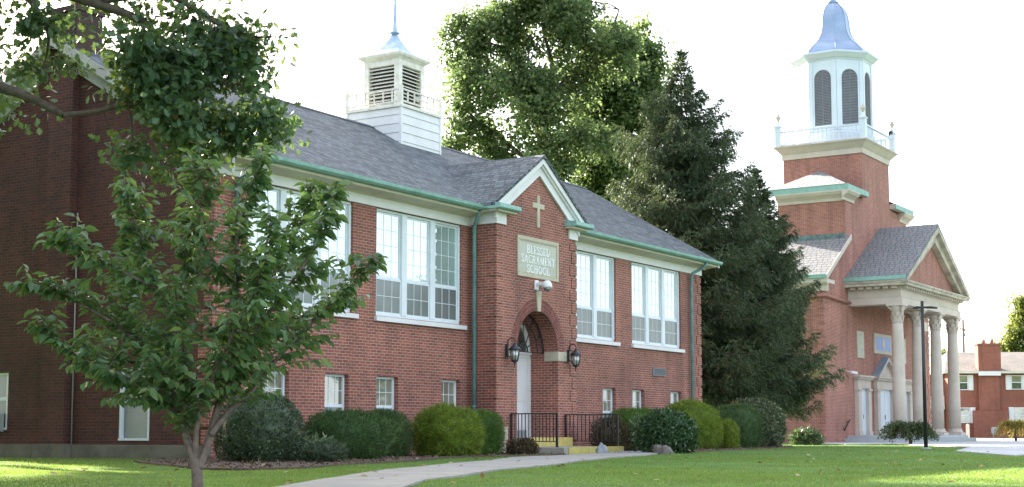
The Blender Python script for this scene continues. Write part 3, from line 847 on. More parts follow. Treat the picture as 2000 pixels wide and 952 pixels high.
# entrance door, frame, transom and fan light
mb = MB()
D0, D1 = ACX-AR+.004, ACX+AR-.004
mb.box(D0, D1, YD-.05, YD-.003, 1.93, 2.07); mb.box(D0, D1, YD-.09, YD-.051, 2.02, 2.075)
for a, b in ((D0, D0+.17), (D1-.17, D1)): mb.box(a, b, YD-.06, YD-.003, -.175, 1.928)
for k in range(NA):
    a0, a1 = math.pi*k/NA, math.pi*(k+1)/NA
    mb.prism([(ACX + r*math.cos(a), 2.076 + r*math.sin(a)) for r, a in ((AR-.17, a0), (AR-.02, a0), (AR-.02, a1), (AR-.17, a1))], 'y', YD-.06, YD-.003)
frame = mb.build('door_frame', M['white'], school, bevel=.006)
mb = MB(); mb.prism([(ACX + (AR-.16)*math.cos(math.pi*k/NA), 2.078 + (AR-.16)*math.sin(math.pi*k/NA)) for k in range(NA+1)], 'y', YD-.02, YD-.008); mb.build('fan_light', M['dark'], school)
dm = (D0+D1)/2
for a, b, s in ((D0+.172, dm-.006, -1), (dm+.006, D1-.172, 1)):
    mb = MB(); mb.box(a, b, YD-.045, YD-.005, -.165, 1.926)
    for z0, z1 in ((.06, .62), (.78, 1.05)):
        mb.box(a+.12, b-.12, YD-.058, YD-.046, z0, z1)
    d = mb.build('door', M['white'], school, bevel=.008)
    mb = MB(); mb.box(a+.16, a+.30, YD-.062, YD-.046, 1.15, 1.78); mb.build('pane', M['dark'], d)
    mb = MB(); mb.box(dm+s*.07-.012, dm+s*.07+.012, YD-.10, YD-.046, .72, .98); mb.build('handle', M['iron'], d)
    mb = MB(); mb.box(a+.04, b-.04, YD-.052, YD-.046, -.15, .02); mb.build('kick_plate', M['grey'], d)
# wrought-iron fan grille in the arch
mb = MB(); YG = 19.86
for r, tk in ((1.0, .032), (.72, .020), (.22, .020)):
    mb.tube([(ACX + r*math.cos(math.pi*k/24), YG, ASP-.02 + r*math.sin(math.pi*k/24)) for k in range(25)], tk, 6)
mb.tube([(ACX-1.0, YG, ASP-.02), (ACX+1.0, YG, ASP-.02)], .013, 6)
for k in range(1, 6):
    a = math.pi*k/6; mb.tube([(ACX + .22*math.cos(a), YG, ASP-.02 + .22*math.sin(a)), (ACX + 1.0*math.cos(a), YG, ASP-.02 + 1.0*math.sin(a))], .014, 5)
for k in range(1, 5):
    a = math.pi*k/5; mb.lathe(ACX + .12*math.cos(a), YG, [(.002, ASP + .10*math.sin(a)-.03), (.02, ASP + .10*math.sin(a)), (.002, ASP + .10*math.sin(a)+.05)], 6)
mb.build('fan_grille', M['iron'], school)

# cupola (part of the school) ------------------------------------------
CX, CY = 33.09, 24.66
cup = bpy.data.objects.new('cupola', None); COL.objects.link(cup); cup.parent = school; cup.location = (CX-32.6, CY-24.7, 8.2+.6)
cup['label'] = 'white weathered square cupola with louvres and a needle spire on the roof ridge'
h = .97
def ring_boxes(mb, h0, h1, z0, z1):
    mb.box(CX-h1, CX+h1, CY-h1, CY-h0, z0, z1); mb.box(CX-h1, CX+h1, CY+h0, CY+h1, z0, z1)
    mb.box(CX-h1, CX-h0, CY-h0+.001, CY+h0-.001, z0, z1); mb.box(CX+h0, CX+h1, CY-h0+.001, CY+h0-.001, z0, z1)
mb = MB()
z = 7.50
while z < 8.9:
    zt = min(z+.252, 8.97)
    for f in ('x', 'y'):
        for s in (-1, 1):
            if f == 'y':
                c = CY + s*(h-.03); mb.prism([(c, z), (c+s*.028, z), (c+s*.010, zt-.006), (c, zt-.006)], 'x', CX-h+.07, CX+h-.07)
            else:
                c = CX + s*(h-.03); mb.prism([(c, z), (c+s*.028, z), (c+s*.010, zt-.006), (c, zt-.006)], 'y', CY-h+.07, CY+h-.07)
    z += .252
mb.box(CX-h+.03, CX+h-.03, CY-h+.03, CY+h-.03, 7.4, 8.965)
for sx in (-1, 1):
    for sy in (-1, 1):
        mb.box(CX+sx*(h-.035)-.04, CX+sx*(h-.035)+.04, CY+sy*(h-.035)-.04, CY+sy*(h-.035)+.04, 7.4, 8.967)
mb.build('base', M['white'], cup)
mb = MB(); mb.box(CX-h-.03, CX+h+.03, CY-h-.03, CY+h+.03, 8.97, 9.03); mb.box(CX-h+.02, CX+h-.02, CY-h+.02, CY+h-.02, 9.032, 9.07); mb.build('deck', M['oldwhite'], cup)
# balustrade of the cupola
mb = MB(); hp = h-.03
for sx in (-1, 1):
    for sy in (-1, 1):
        x, y = CX+sx*hp, CY+sy*hp
        mb.box(x-.045, x+.045, y-.045, y+.045, 9.032, 9.58)
for f in ('x', 'y'):
    for s in (-1, 1):
        def rail(a0, a1, z0, z1, t=.022):
            c = (CY if f == 'y' else CX) + s*hp
            o = CX if f == 'y' else CY
            if f == 'y': mb.box(o+a0, o+a1, c-t, c+t, z0, z1)
            else: mb.box(c-t, c+t, o+a0, o+a1, z0, z1)
        rail(-hp+.046, hp-.046, 9.46, 9.50, .028); rail(-hp+.046, hp-.046, 9.12, 9.155)
        for k in range(1, 6):
            a = -hp + 2*hp*k/6; rail(a-.018, a+.018, 9.157, 9.458, .016)
        rail(-.30, .30, 9.30, 9.33, .012)
mb.build('balustrade', M['oldwhite'], cup)
bh = .62
mb = MB()
for sx in (-1, 1):
    for sy in (-1, 1):
        x0, x1 = sorted((CX+sx*bh, CX+sx*(bh-.17))); y0, y1 = sorted((CY+sy*bh, CY+sy*(bh-.17)))
        mb.box(x0, x1, y0, y1, 9.071, 10.46)
ring_boxes(mb, bh-.15, bh-.006, 10.30, 10.459); ring_boxes(mb, bh-.15, bh-.006, 9.072, 9.17)
mb.build('posts', M['oldwhite'], cup, bevel=.006)
mb = MB()
for k in range(11):
    z = 9.18 + k*.102
    for s in (-1, 1):
        c = CY + s*(bh-.03); mb.prism([(c, z), (c+s*.012, z), (c-s*.085, z+.075), (c-s*.097, z+.075)], 'x', CX-bh+.172, CX+bh-.172)
        c = CX + s*(bh-.03); mb.prism([(c, z), (c+s*.012, z), (c-s*.085, z+.075), (c-s*.097, z+.075)], 'y', CY-bh+.172, CY+bh-.172)
mb.build('louver', M['oldwhite'], cup)
mb = MB(); mb.box(CX-bh+.17, CX+bh-.17, CY-bh+.17, CY+bh-.17, 9.071, 10.45); mb.build('louver_backing', M['louvdark'], cup)
mb = MB(); s2 = math.sqrt(2)
mb.lathe(CX, CY, [(s2*(bh+.0),10.462),(s2*(bh+.03),10.50),(s2*(bh+.11),10.55),(s2*(bh+.13),10.60),(s2*(bh+.13),10.63)], 4, R(45), False)
mb.build('cornice', M['oldwhite'], cup)
mb = MB(); mb.lathe(CX, CY, [(s2*(bh+.11),10.632),(s2*.52,10.72),(s2*.34,10.87),(s2*.20,11.06),(s2*.10,11.26),(s2*.06,11.36)], 4, R(45), False); mb.build('spire_roof', M['zinc'], cup)
mb = MB(); mb.lathe(CX, CY, [(.06,11.34),(.15,11.38),(.16,11.41),(.08,11.45),(.075,11.5),(.02,12.9)], 12); mb.build('finial', M['zinc'], cup)

# things fixed to or standing by the school ----------------------------
def lantern(x, label):
    t = thing('wall_lantern', (x, PY, 1.9), label, 'lantern', 'carriage lanterns flanking the school door')
    yc = PY-.25
    mb = MB(); mb.box(x-.055, x+.055, PY-.035, PY-.004, 1.80, 2.16); mb.box(x-.035, x+.035, PY-.06, PY-.036, 1.84, 2.12); mb.build('backplate', M['lampblack'], t, bevel=.01)
    mb = MB()
    mb.tube([(x, PY-.05, 2.10)] + [(x, PY-.05-.105+.105*math.cos(a), 2.22+.085*math.sin(a)) for a in np.linspace(0, math.pi, 10)] + [(x, yc-.01, 2.16)], .015, 8)
    mb.build('arm', M['lampblack'], t); mb = MB()
    mb.tube([(x, PY-.05, 1.88), (x, PY-.10, 1.84), (x, yc+.07, 1.86)], .010, 6)
    mb.build('brace', M['lampblack'], t)
    mb = MB(); mb.lathe(x, yc, [(.155,2.005),(.16,2.02),(.12,2.07),(.06,2.11),(.045,2.15),(.02,2.17)], 8); mb.build('cap', M['lampblack'], t)
    mb = MB(); mb.lathe(x, yc, [(.08,1.735),(.125,2.0)], 8); mb.build('glass', M['lampglass'], t)
    mb = MB()
    for k in range(8):
        a = 2*math.pi*k/8; mb.tube([(x+.083*math.cos(a), yc+.083*math.sin(a), 1.735), (x+.13*math.cos(a), yc+.13*math.sin(a), 2.004)], .0085, 5)
    mb.lathe(x, yc, [(.088,1.72),(.092,1.74),(.086,1.755)], 12)
    mb.lathe(x, yc, [(.01,1.60),(.022,1.63),(.012,1.655),(.03,1.69),(.088,1.72)], 10)
    mb.build('cage', M['lampblack'], t)
lantern(30.79, 'black carriage lantern on the brick pier left of the arched doorway')
lantern(33.87, 'black carriage lantern right of the arched doorway beside the stone block')
t = thing('security_camera', (32.25, PY, 3.7), 'white dome security camera on a bracket below the stone name panel', 'camera')
mb = MB(); mb.box(32.13, 32.30, PY-.05, PY-.004, 3.63, 3.88); mb.box(32.17, 32.27, PY-.26, PY-.052, 3.74, 3.83); mb.build('bracket', M['plastic'], t, bevel=.012)
mb = MB(); mb.lathe(32.24, PY-.33, [(.05,3.86),(.10,3.83),(.135,3.74),(.14,3.68),(.11,3.665)], 16); mb.build('housing', M['plastic'], t)
mb = MB(); mb.lathe(32.24, PY-.33, [(.095,3.664),(.085,3.62),(.05,3.585),(.01,3.575)], 14); mb.build('dome', M['dark'], t)
# entrance platform with yellow edges
t = thing('entrance_platform', (32.3, 18.6, -.6), 'low concrete entrance platform with yellow painted edges before the arched door', 'platform')
mb = MB(); mb.box(30.80, 33.86, 17.76, 19.34, -.95, -.40); mb.build('slab', M['concrete'], t, bevel=.012)
mb = MB(); mb.box(31.02, 33.87, 17.735, 17.758, -.62, -.402); mb.box(33.862, 33.885, 17.758, 18.9, -.62, -.402); mb.box(31.2, 33.862, 17.76, 17.87, -.399, -.394); mb.build('kerb_edge', M['yellow'], t)
mb = MB(); mb.box(ACX-1.2, ACX+1.2, 19.10, PY-.003, -.398, -.172); mb.box(ACX-AR+.004, ACX+AR-.004, PY-.001, YD-.1, -.2, -.168); mb.build('door_step', M['concrete'], t, bevel=.01)
mb = MB(); mb.box(ACX-1.21, ACX+1.21, 19.08, 19.098, -.397, -.172); mb.box(ACX-1.2, ACX+1.2, 19.098, 19.22, -.1715, -.167); mb.build('step_edge', M['yellow'], t)
def railing(x, y0, y1, label):
    t = thing('entrance_railing', (x, y0, -.4), label, 'railing', 'black railings at the school entrance')
    for y in (y0, y1):
        mb = MB(); mb.box(x-.024, x+.024, y-.024, y+.024, -.41, .44); mb.build('post', M['iron'], t)
    mb = MB(); mb.box(x-.02, x+.02, y0+.025, y1-.025, .41, .438); mb.build('top_rail', M['iron'], t)
    mb = MB(); mb.box(x-.014, x+.014, y0+.025, y1-.025, -.27, -.25); mb.build('bottom_rail', M['iron'], t)
    n = 13
    for k in range(1, n):
        y = y0+(y1-y0)*k/n; mb = MB(); mb.box(x-.009, x+.009, y-.009, y+.009, -.249, .409); mb.build('baluster', M['iron'], t)
railing(30.96, 18.05, 19.36, 'black iron railing left of the entrance, across the white door')
railing(33.68, 17.82, 19.36, 'black iron railing right of the entrance, in front of the dark twiggy shrub')
t = thing('air_conditioner', (XA, 26.7, .1), 'grey window air conditioner sticking out of the far left window', 'air conditioner')
mb = MB(); mb.prism([(XA-.30, -.02), (XA-.30, .30), (XA-.26, .36), (XA-.003, .38), (XA-.003, -.02)], 'y', 26.26, 27.0); mb.build('casing', M['acgrey'], t, bevel=.015)
mb = MB()
for k in range(9): mb.box(XA-.308, XA-.301, 26.32, 26.94, .02+k*.03, .035+k*.03)
mb.build('grille', M['iron'], t)
mb = MB(); mb.box(30.40, 30.66, PY-.13, PY-.003, -.22, .08); mb.box(30.38, 30.68, PY-.15, PY-.002, .081, .10); mb.box(30.44, 30.62, PY-.1, PY-.004, -.6, -.222)
tag(mb.build('utility_box', M['stone'], None), 'small pale utility box on the wall left of the entrance railing', 'utility box')

# ------------------------------------------------------------------ church
YC = 24.04
CXM, TX = 75.05, 74.72
church = thing('church_building', (75.0, 30.0, -.5), 'tall red brick church with columned portico, stepped tower and white octagonal belfry', 'church')
CX0, CX1 = 66.30, 83.6
mb = MB()
fo = [(CX0, -.9), (CX1, -.9), (CX1, 7.2), (79.85, 9.4), (79.85, 11.7), (76.95, 11.9), (76.95, 14.3), (72.48, 14.3), (72.48, 11.9), (69.66, 11.7), (69.66, 9.4), (CX0, 7.2)]
mb.add([(x, YC, z) for x, z in fo], [(0,1,2,11), (11,2,3,10), (10,3,4,9), (9,4,5,8), (8,5,6,7)])
mb.build('front_wall', M['cbrick'], church)
mb = MB()
mb.quad((CX0, YC, -.9), (CX0, 50, -.9), (CX0, 50, 7.2), (CX0, YC, 7.2)); mb.build('side_wall', M['cbrick'], church)
mb = MB(); mb.quad((CX1, YC, -.9), (CX1, 50, -.9), (CX1, 50, 7.2), (CX1, YC, 7.2)); mb.quad((CX0, 50, -.9), (CX1, 50, -.9), (CX1, 50, 7.2), (CX0, 50, 7.2)); mb.build('rear_wall', M['cbrick'], church)
mb = MB()
for x0, x1, yb, z0, z1 in ((69.66, 79.85, 27.55, 6.8, 11.7), (72.48, 76.95, 28.3, 11.4, 14.3)):
    mb.quad((x0, YC, z0), (x0, yb, z0), (x0, yb, z1), (x0, YC, z1)); mb.quad((x1, YC, z0), (x1, yb, z0), (x1, yb, z1), (x1, YC, z1)); mb.quad((x0, yb, z0), (x1, yb, z0), (x1, yb, z1), (x0, yb, z1))
mb.build('tower', M['cbrick'], church)
mb = MB(); quoins(mb, CX0, YC, 1, 1, -.3, 6.5, (.5, .3), (.3, .5)); mb.build('corner_quoin', M['cbrick'], church)
mb = MB(); quoins(mb, CX1, YC, -1, 1, -.3, 6.5, (.5, .3), (.3, .5)); mb.build('corner_quoin', M['cbrick'], church)
# lower roofs beside the tower and the nave roof behind
NS = .63
for s in (-1, 1):
    xe = CX0-.3 if s < 0 else CX1+.3; xt = 69.66 if s < 0 else 79.85; xr = 75.0
    zt = 7.22 + abs(xt-xe)*NS; zr = 10.6
    mb = MB()
    mb.prism([(xe, 7.22), (xe, 7.34), (xt+.002*s, zt+.12), (xt+.002*s, zt)], 'y', YC-.30, 27.549)
    mb.prism([(xe, 7.221), (xe, 7.341), (xr, zr+.12), (xr, zr)], 'y', 27.555, 50.4)
    mb.build('lower_roof', M['slate'], church)
    mb = MB(); mb.prism([(xe, 7.10), (xe, 7.36), (xt+.004*s, zt+.16), (xt+.004*s, zt-.09)], 'y', YC-.34, YC-.302); mb.build('raking_coping', M['cstone'], church)
    mb = MB(); mb.prism([(xt+.02*s, zt+.121), (xt+.20*s, zt+.122-.20*NS), (xt+.20*s, zt+.135-.20*NS), (xt+.02*s, zt+.26)], 'y', YC-.02, 27.5); mb.build('flashing', M['copperdark'], church)
    # eaves cornice with its return on the front
    mb = MB()
    P_ = lambda a: xe+s*a
    mb.prism([(P_(.02), 7.20), (P_(-.30), 7.20), (P_(-.30), 6.62), (P_(-.22), 6.62), (P_(-.20), 6.88), (P_(-.10), 6.92), (P_(.02), 7.02)], 'y', YC-.30, 50)
    a, b = sorted((P_(.02), P_(-1.05))); mb.box(a, b, YC-.34, YC-.302, 6.98, 7.16)
    a, b = sorted((P_(-.24), P_(-.75))); mb.box(a, b, YC-.10, YC-.003, 6.63, 6.97)
    mb.build('cornice', M['cstone'], church)
    mb = MB(); mb.prism([(P_(.10), 7.20), (P_(.13), 7.38), (P_(-.02), 7.40), (P_(-.02), 7.202)], 'y', YC-.29, 50); mb.build('gutter', M['copper'], church)
    # skirt roof and cornice of the tower's first stage
    x0 = xt; xi = 72.48 if s < 0 else 76.95
    mb = MB()
    yb0, yb1 = YC-.25, 27.55+.35
    xo = x0 + s*.38
    V4 = [(xo, yb0, 12.10), (xo, yb1, 12.10), (xi, 28.28, 13.55), (xi, (yb0+yb1)/2+.3, 13.55), (xi, yb0, 12.10), (xi, yb1, 12.10)]
    # hipped: outer slope rises to a point on the tower side
    apex = (xi, 26.3, 13.55)
    mb.add([(xo, yb0, 12.19), (xo, yb1, 12.19), apex, (xi, yb0, 12.19), (xi, yb1, 12.19)], [(0,1,2), (0,2,3), (1,4,2), (0,3,4,1)])
    mb.build('skirt_roof', M['slate'], church)
    mb = MB()
    Q_ = lambda a: x0+s*a
    prof = [(.003, 11.42), (.05, 11.42), (.06, 11.56), (.20, 11.68), (.28, 11.72), (.38, 11.86), (.38, 11.92), (.003, 11.92)]
    mb.prism([(Q_(a), z) for a, z in prof], 'y', YC-.003, 27.55)
    xin = x0 - s*1.35
    pr2 = [(YC-a, z) for a, z in prof]
    mb.prism(pr2, 'x', min(xin, Q_(.38)), max(xin, Q_(.38)))
    a, b = sorted((Q_(.298), xi)); mb.box(a, b, YC-.278, YC-.004, 11.921, 12.185); a, b = sorted((Q_(.298), Q_(.002))); mb.box(a, b, YC-.003, 27.88, 11.921, 12.185)
    mb.build('cornice', M['cstone'], church)
    mb = MB()
    a, b = sorted((Q_(.30), Q_(.36))); mb.box(a, b, YC-.34, 27.9, 11.922, 12.21)
    a, b = sorted((Q_(.299), xi)); mb.box(a, b, YC-.34, YC-.28, 11.922, 12.19)
    mb.build('gutter', M['copper'], church)
# band cornice of the upper stage, deck, balustrade
def sq_ring(mb, prof, x0, x1, y0, y1):
    n = len(prof); vs = []
    for a, z in prof: vs += [(x0-a, y0-a, z), (x1+a, y0-a, z), (x1+a, y1+a, z), (x0-a, y1+a, z)]
    fs = []
    for i in range(n-1):
        for k in range(4): fs.append((i*4+k, i*4+(k+1) % 4, (i+1)*4+(k+1) % 4, (i+1)*4+k))
    fs.append((n*4-4, n*4-3, n*4-2, n*4-1)); mb.add(vs, fs)
mb = MB(); sq_ring(mb, [(.003,14.28),(.06,14.28),(.065,14.55),(.12,14.60),(.30,14.82),(.42,14.92),(.42,14.96),(.1,15.0)], 72.48, 76.95, YC, 28.3); mb.build('tower_cornice', M['cstone'], church)
BX0, BX1, BY0, BY1 = 72.30, 77.13, YC-.18, 28.48
for x in (BX0, BX1):
    for y in (BY0, BY1):
        mb = MB(); mb.box(x-.15, x+.15, y-.15, y+.15, 14.97, 16.02); mb.box(x-.19, x+.19, y-.19, y+.19, 16.022, 16.08)
        mb.lathe(x, y, [(.21,16.082),(.07,16.30),(.05,16.36)], 4, R(45), False); p = mb.build('balustrade_post', M['ctrim'], church)
        mb = MB(); mb.lathe(x, y, [(.05,16.36),(.06,16.40),(.16,16.55),(.17,16.60),(.08,16.63),(.10,16.68),(.04,16.76),(.005,16.83)], 12); mb.build('urn_finial', M['cstone'], p)
for (xa, ya, xb, yb) in ((BX0, BY0, BX1, BY0), (BX0, BY1, BX1, BY1), (BX0, BY0, BX0, BY1), (BX1, BY0, BX1, BY1)):
    mb = MB(); L = abs(xb-xa)+abs(yb-ya); dx, dy = (xb-xa)/L, (yb-ya)/L
    def seg(t0, t1, w, z0, z1):
        xs = sorted((xa+dx*t0, xa+dx*t1)); ys = sorted((ya+dy*t0, ya+dy*t1))
        mb.box(xs[0]-(w if dy else 0), xs[1]+(w if dy else 0), ys[0]-(w if dx else 0), ys[1]+(w if dx else 0), z0, z1)
    seg(.152, L-.152, .06, 15.72, 15.80); seg(.152, L-.152, .05, 15.02, 15.08)
    n = 19
    for k in range(1, n):
        tt = .15+(L-.3)*k/n; seg(tt-.022, tt+.022, .022, 15.081, 15.719)
    mb.build('balustrade', M['ctrim'], church)
# octagonal belfry
OY = 26.2
bel = bpy.data.objects.new('belfry', None); COL.objects.link(bel); bel.parent = church; bel.location = (TX-75.0, OY-30.0, 15.0+.5)
bel['label'] = 'white octagonal belfry with arched louvres and a pale blue bell-shaped dome'
RO = 1.98; AP = RO*math.cos(R(22.5)); FWD = 2*RO*math.sin(R(22.5))
mb = MB(); mb.lathe(TX, OY, [(RO+.10,14.9),(RO+.10,15.62),(RO+.03,15.70),(RO-.012,15.72),(.6,15.73)], 8, R(22.5), False); mb.build('drum', M['ctrim'], bel)
for k in range(8):
    a = R(45*k); nx, ny = math.cos(a), math.sin(a); tx, ty = -ny, nx
    def FP(u, z, d=0.0): return (TX+nx*(AP+d)+tx*u, OY+ny*(AP+d)+ty*u, z)
    hwid = FWD/2
    # raised border panel around the louvre (arched opening)
    lw, zs, z0, z1 = .46, 18.55, 16.02, 19.5
    mb = MB(); n = 12
    arc8 = [(lw*math.cos(math.pi*i/n), zs+lw*math.sin(math.pi*i/n)) for i in range(n+1)]
    def fq8(*p):
        m_ = len(p); mb.add([FP(u, z, .0) for u, z in p] + [FP(u, z, -.05) for u, z in p], [tuple(range(m_))] + [(i, m_+i, m_+(i+1) % m_, (i+1) % m_) for i in range(m_)])
    fq8((-hwid, 15.73), (hwid, 15.73), (hwid, z0), (-hwid, z0)); fq8((-hwid, z0), (-lw, z0), (-lw, zs), (-hwid, zs)); fq8((lw, z0), (hwid, z0), (hwid, zs), (lw, zs))
    for i in range(n): fq8(arc8[i], arc8[i+1], (arc8[i+1][0], z1), (arc8[i][0], z1))
    fq8((-hwid, zs), (-lw, zs), (-lw, z1), (-hwid, z1)); fq8((lw, zs), (hwid, zs), (hwid, z1), (lw, z1))
    # corner pilaster strips
    for s in (-1, 1):
        u0, u1 = sorted((s*(hwid-.002), s*(hwid-.20)))
        mb.add([FP(u0, 15.74, .004), FP(u1, 15.74, .004), FP(u1, 19.49, .004), FP(u0, 19.49, .004), FP(u0, 15.74, .03), FP(u1, 15.74, .03), FP(u1, 19.49, .03), FP(u0, 19.49, .03)], [(4,5,6,7),(0,1,5,4),(1,2,6,5),(2,3,7,6),(3,0,4,7)])
    mb.build('belfry_face', M['ctrim'], bel)
    mb = MB()
    z = z0+.02
    while z < zs+lw-.06:
        half = lw if z < zs else math.sqrt(max(lw*lw-(z-zs)**2, .001))
        half -= .012
        mb.add([FP(-half, z, -.01), FP(half, z, -.01), FP(half, z+.055, -.045), FP(-half, z+.055, -.045), FP(-half, z+.014, -.008), FP(half, z+.014, -.008), FP(half, z+.069, -.043), FP(-half, z+.069, -.043)], [(0,1,2,3),(4,5,6,7),(0,1,5,4),(2,3,7,6)])
        z += .083
    mb.add([FP(-.02, z0+.01, -.004), FP(.02, z0+.01, -.004), FP(.02, zs+lw-.02, -.004), FP(-.02, zs+lw-.02, -.004)], [(0,1,2,3)])
    lv = mb.build('louver', M['louver'], bel)
mb = MB(); mb.lathe(TX, OY, [(RO-.07,15.9),(RO-.07,19.3)], 8, R(22.5), False); mb.build('louver_backing', M['louvdark'], bel)
mb = MB(); mb.lathe(TX, OY, [(RO+.02,19.505),(RO+.05,19.58),(RO+.14,19.62),(RO+.30,19.78),(RO+.38,19.84),(RO+.38,19.93),(RO-.1,20.02)], 8, R(22.5), False); mb.build('cornice', M['ctrim'], bel)
mb = MB()
prof = [(2.0,20.0),(1.93,20.14),(1.74,20.34),(1.52,20.54),(1.30,20.72),(1.13,20.93),(.98,21.2),(.89,21.5),(.845,21.9),(.80,22.26),(.71,22.54),(.55,22.78),(.35,22.97),(.29,23.06)]
mb.lathe(TX, OY, prof, 8, R(22.5), False); mb.build('dome', M['metalroof'], bel)
mb = MB(); mb.lathe(TX, OY, [(.30,23.04),(.33,23.10),(.2,23.16),(.17,23.34),(.24,23.44),(.10,23.54),(.02,25.3)], 12); mb.build('finial', M['metalroof'], bel)
mb = MB()
for k in range(8):
    a = R(22.5+45*k)
    mb.tube([(TX+(r+.004)*math.cos(a), OY+(r+.004)*math.sin(a), z) for r, z in prof], .022, 5)
mb.build('dome_seam', M['metalroof'], bel)
t = thing('floodlight', (77.0, BY0, 15.8), 'small dark floodlight on the front rail of the church tower', 'floodlight')
mb = MB(); mb.box(76.28, 76.50, BY0-.24, BY0-.08, 15.88, 16.04); mb.build('housing', M['iron'], t); mb = MB(); mb.box(76.37, 76.41, BY0-.10, BY0-.06, 15.80, 15.90); mb.build('bracket', M['iron'], t)

# portico
PL, PR = 69.82, 80.28
CXM = (PL+PR)/2
YFr = 21.32
mb = MB()
mb.box(PL, PR, YFr, YFr+.72, 6.16, 6.48); mb.box(PL, PL+.72, YFr+.722, YC-.003, 6.16, 6.48); mb.box(PR-.72, PR, YFr+.722, YC-.003, 6.16, 6.48)
mb.box(PL+.06, PR-.06, YFr+.06, YC-.004, 6.481, 6.86)
mb.box(PL+.04, PR-.04, YFr+.04, YC-.0035, 6.50, 6.515)
mb.box(PL+.0, PR-.0, YFr+.0, YC-.005, 6.861, 6.90)
ent = mb.build('entablature', M['cstone'], church)
M['ceil'] = plain('portico_ceiling', (.30,.21,.15), .9, .05)
mb = MB(); mb.box(PL+.73, PR-.73, YFr+.73, YC-.006, 6.40, 6.47); mb.build('portico_ceiling', M['ceil'], church)
mb = MB(); n = 26
for k in range(n):
    x = PL+.05+(PR-PL-.1)*(k+.5)/n; mb.box(x-.095, x+.095, YFr-.20, YFr-.001, 6.91, 7.03)
for k in range(6):
    y = YFr+.12+(YC-YFr-.25)*(k+.5)/6
    for s, xx in ((-1, PL), (1, PR)): mb.box(min(xx, xx+s*.24), max(xx, xx+s*.24), y-.12, y+.12, 6.91, 7.03)
mb.box(PL+.02, PR-.02, YFr+.02, YC-.007, 6.902, 7.04)
mb.build('dentil_course', M['cstone'], church)
mb = MB()
# cornice: lower slab + moulding along front and sides
mb.box(PL-.42, PR+.42, YFr-.38, YC-.004, 7.042, 7.14); mb.prism([(YFr-.40, 7.142), (YFr-.46, 7.20), (YFr-.46, 7.26), (YFr+.1, 7.30), (YFr+.1, 7.142)], 'x', PL-.46, PR+.46)
for s, xx in ((-1, PL), (1, PR)):
    mb.prism([(xx+s*.42, 7.142), (xx+s*.48, 7.22), (xx+s*.48, 7.30), (xx-s*.2, 7.30), (xx-s*.2, 7.142)], 'y', YFr+.102, YC-.004)
mb.build('cornice', M['stain'], church)
PZ0, PZA = 7.32, 10.55
hb = (PR-PL)/2+.50; PSL = (PZA-PZ0)/hb
mb = MB(); mb.quad((CXM-hb+.3, YFr+.12, 7.2), (CXM+hb-.3, YFr+.12, 7.2), (CXM+hb-.3, YFr+.12, PZ0), (CXM, YFr+.12, PZA-.25), (CXM-hb+.3, YFr+.12, PZ0)); mb.build('tympanum', M['cbrick'], church)
mb = MB()
for s in (-1, 1):
    for (y0, y1, top, h) in ((YFr-.42, YFr-.2, .03, .30), (YFr-.199, YFr+.11, .06, .78)):
        mb.prism([(CXM, PZA-top), (CXM+s*hb, PZ0-top+.02), (CXM+s*hb, PZ0-top-.02 if h > .5 else PZ0-top-.1), (CXM+s*(hb-h*.9), PZ0-top-.04), (CXM, PZA-top-h)], 'y', y0, y1)
mb.build('raking_cornice', M['stain'], church)
mb = MB()
for s in (-1, 1):
    mb.prism([(CXM, PZA), (CXM+s*hb, PZ0), (CXM+s*hb, PZ0+.10), (CXM, PZA+.10)], 'y', YFr-.40, YC-.004)
mb.build('portico_roof', M['slate'], church)
for s in (-1, 1):
    mb = MB(); a, b = sorted((CXM+s*(hb+.02), CXM+s*(hb-.10))); mb.box(a, b, YFr-.36, YC-.006, 7.31, 7.50)
    mb.build('gutter', M['copper'], church)
# columns
for k in range(4):
    x = PL+.36+(PR-PL-.72)*k/3; y = YFr+.36
    mb = MB()
    pr = [(.315, .10), (.315, 1.6)] + [(.315-.055*(i/8)**1.5, 1.6+3.7*i/8) for i in range(1, 9)]
    mb.lathe(x, y, pr, 24); c = mb.build('column', M['cstone'], church)
    mb = MB(); mb.box(x-.43, x+.43, y-.43, y+.43, -.22, -.08); mb.lathe(x, y, [(.41,-.079),(.43,-.04),(.41,.0),(.36,.015),(.35,.04),(.38,.06),(.36,.095),(.318,.11)], 24); mb.build('base', M['cstone'], c)
    mb = MB(); mb.lathe(x, y, [(.262,5.27),(.295,5.29),(.295,5.33),(.262,5.345),(.265,5.6),(.30,5.82),(.37,5.98),(.40,6.04)], 24); mb.box(x-.42, x+.42, y-.42, y+.42, 6.06, 6.155)
    for ring, (zz, rr, hh, nn) in enumerate(((5.36, .27, .27, 8), (5.55, .285, .30, 8))):
        for i in range(nn):
            a = 2*math.pi*(i+.5*ring)/nn; ca, sa = math.cos(a), math.sin(a)
            mb.add([(x+ca*rr-sa*.09, y+sa*rr+ca*.09, zz), (x+ca*rr+sa*.09, y+sa*rr-ca*.09, zz), (x+ca*(rr+.06)+sa*.08, y+sa*(rr+.06)-ca*.08, zz+hh*.8), (x+ca*(rr+.13), y+sa*(rr+.13), zz+hh*.92), (x+ca*(rr+.06)-sa*.08, y+sa*(rr+.06)+ca*.08, zz+hh*.8), (x+ca*(rr+.03), y+sa*(rr+.03), zz+hh)], [(0,1,2,4),(4,2,3),(4,2,5)])
    for i in range(4):
        a = R(45+90*i); mb.tube([(x+.28*math.cos(a), y+.28*math.sin(a), 5.8), (x+.42*math.cos(a), y+.42*math.sin(a), 6.0), (x+.50*math.cos(a), y+.50*math.sin(a), 6.03), (x+.46*math.cos(a), y+.46*math.sin(a), 5.95)], [.04,.05,.045,.03], 6)
    mb.build('capital', M['cstone'], c)
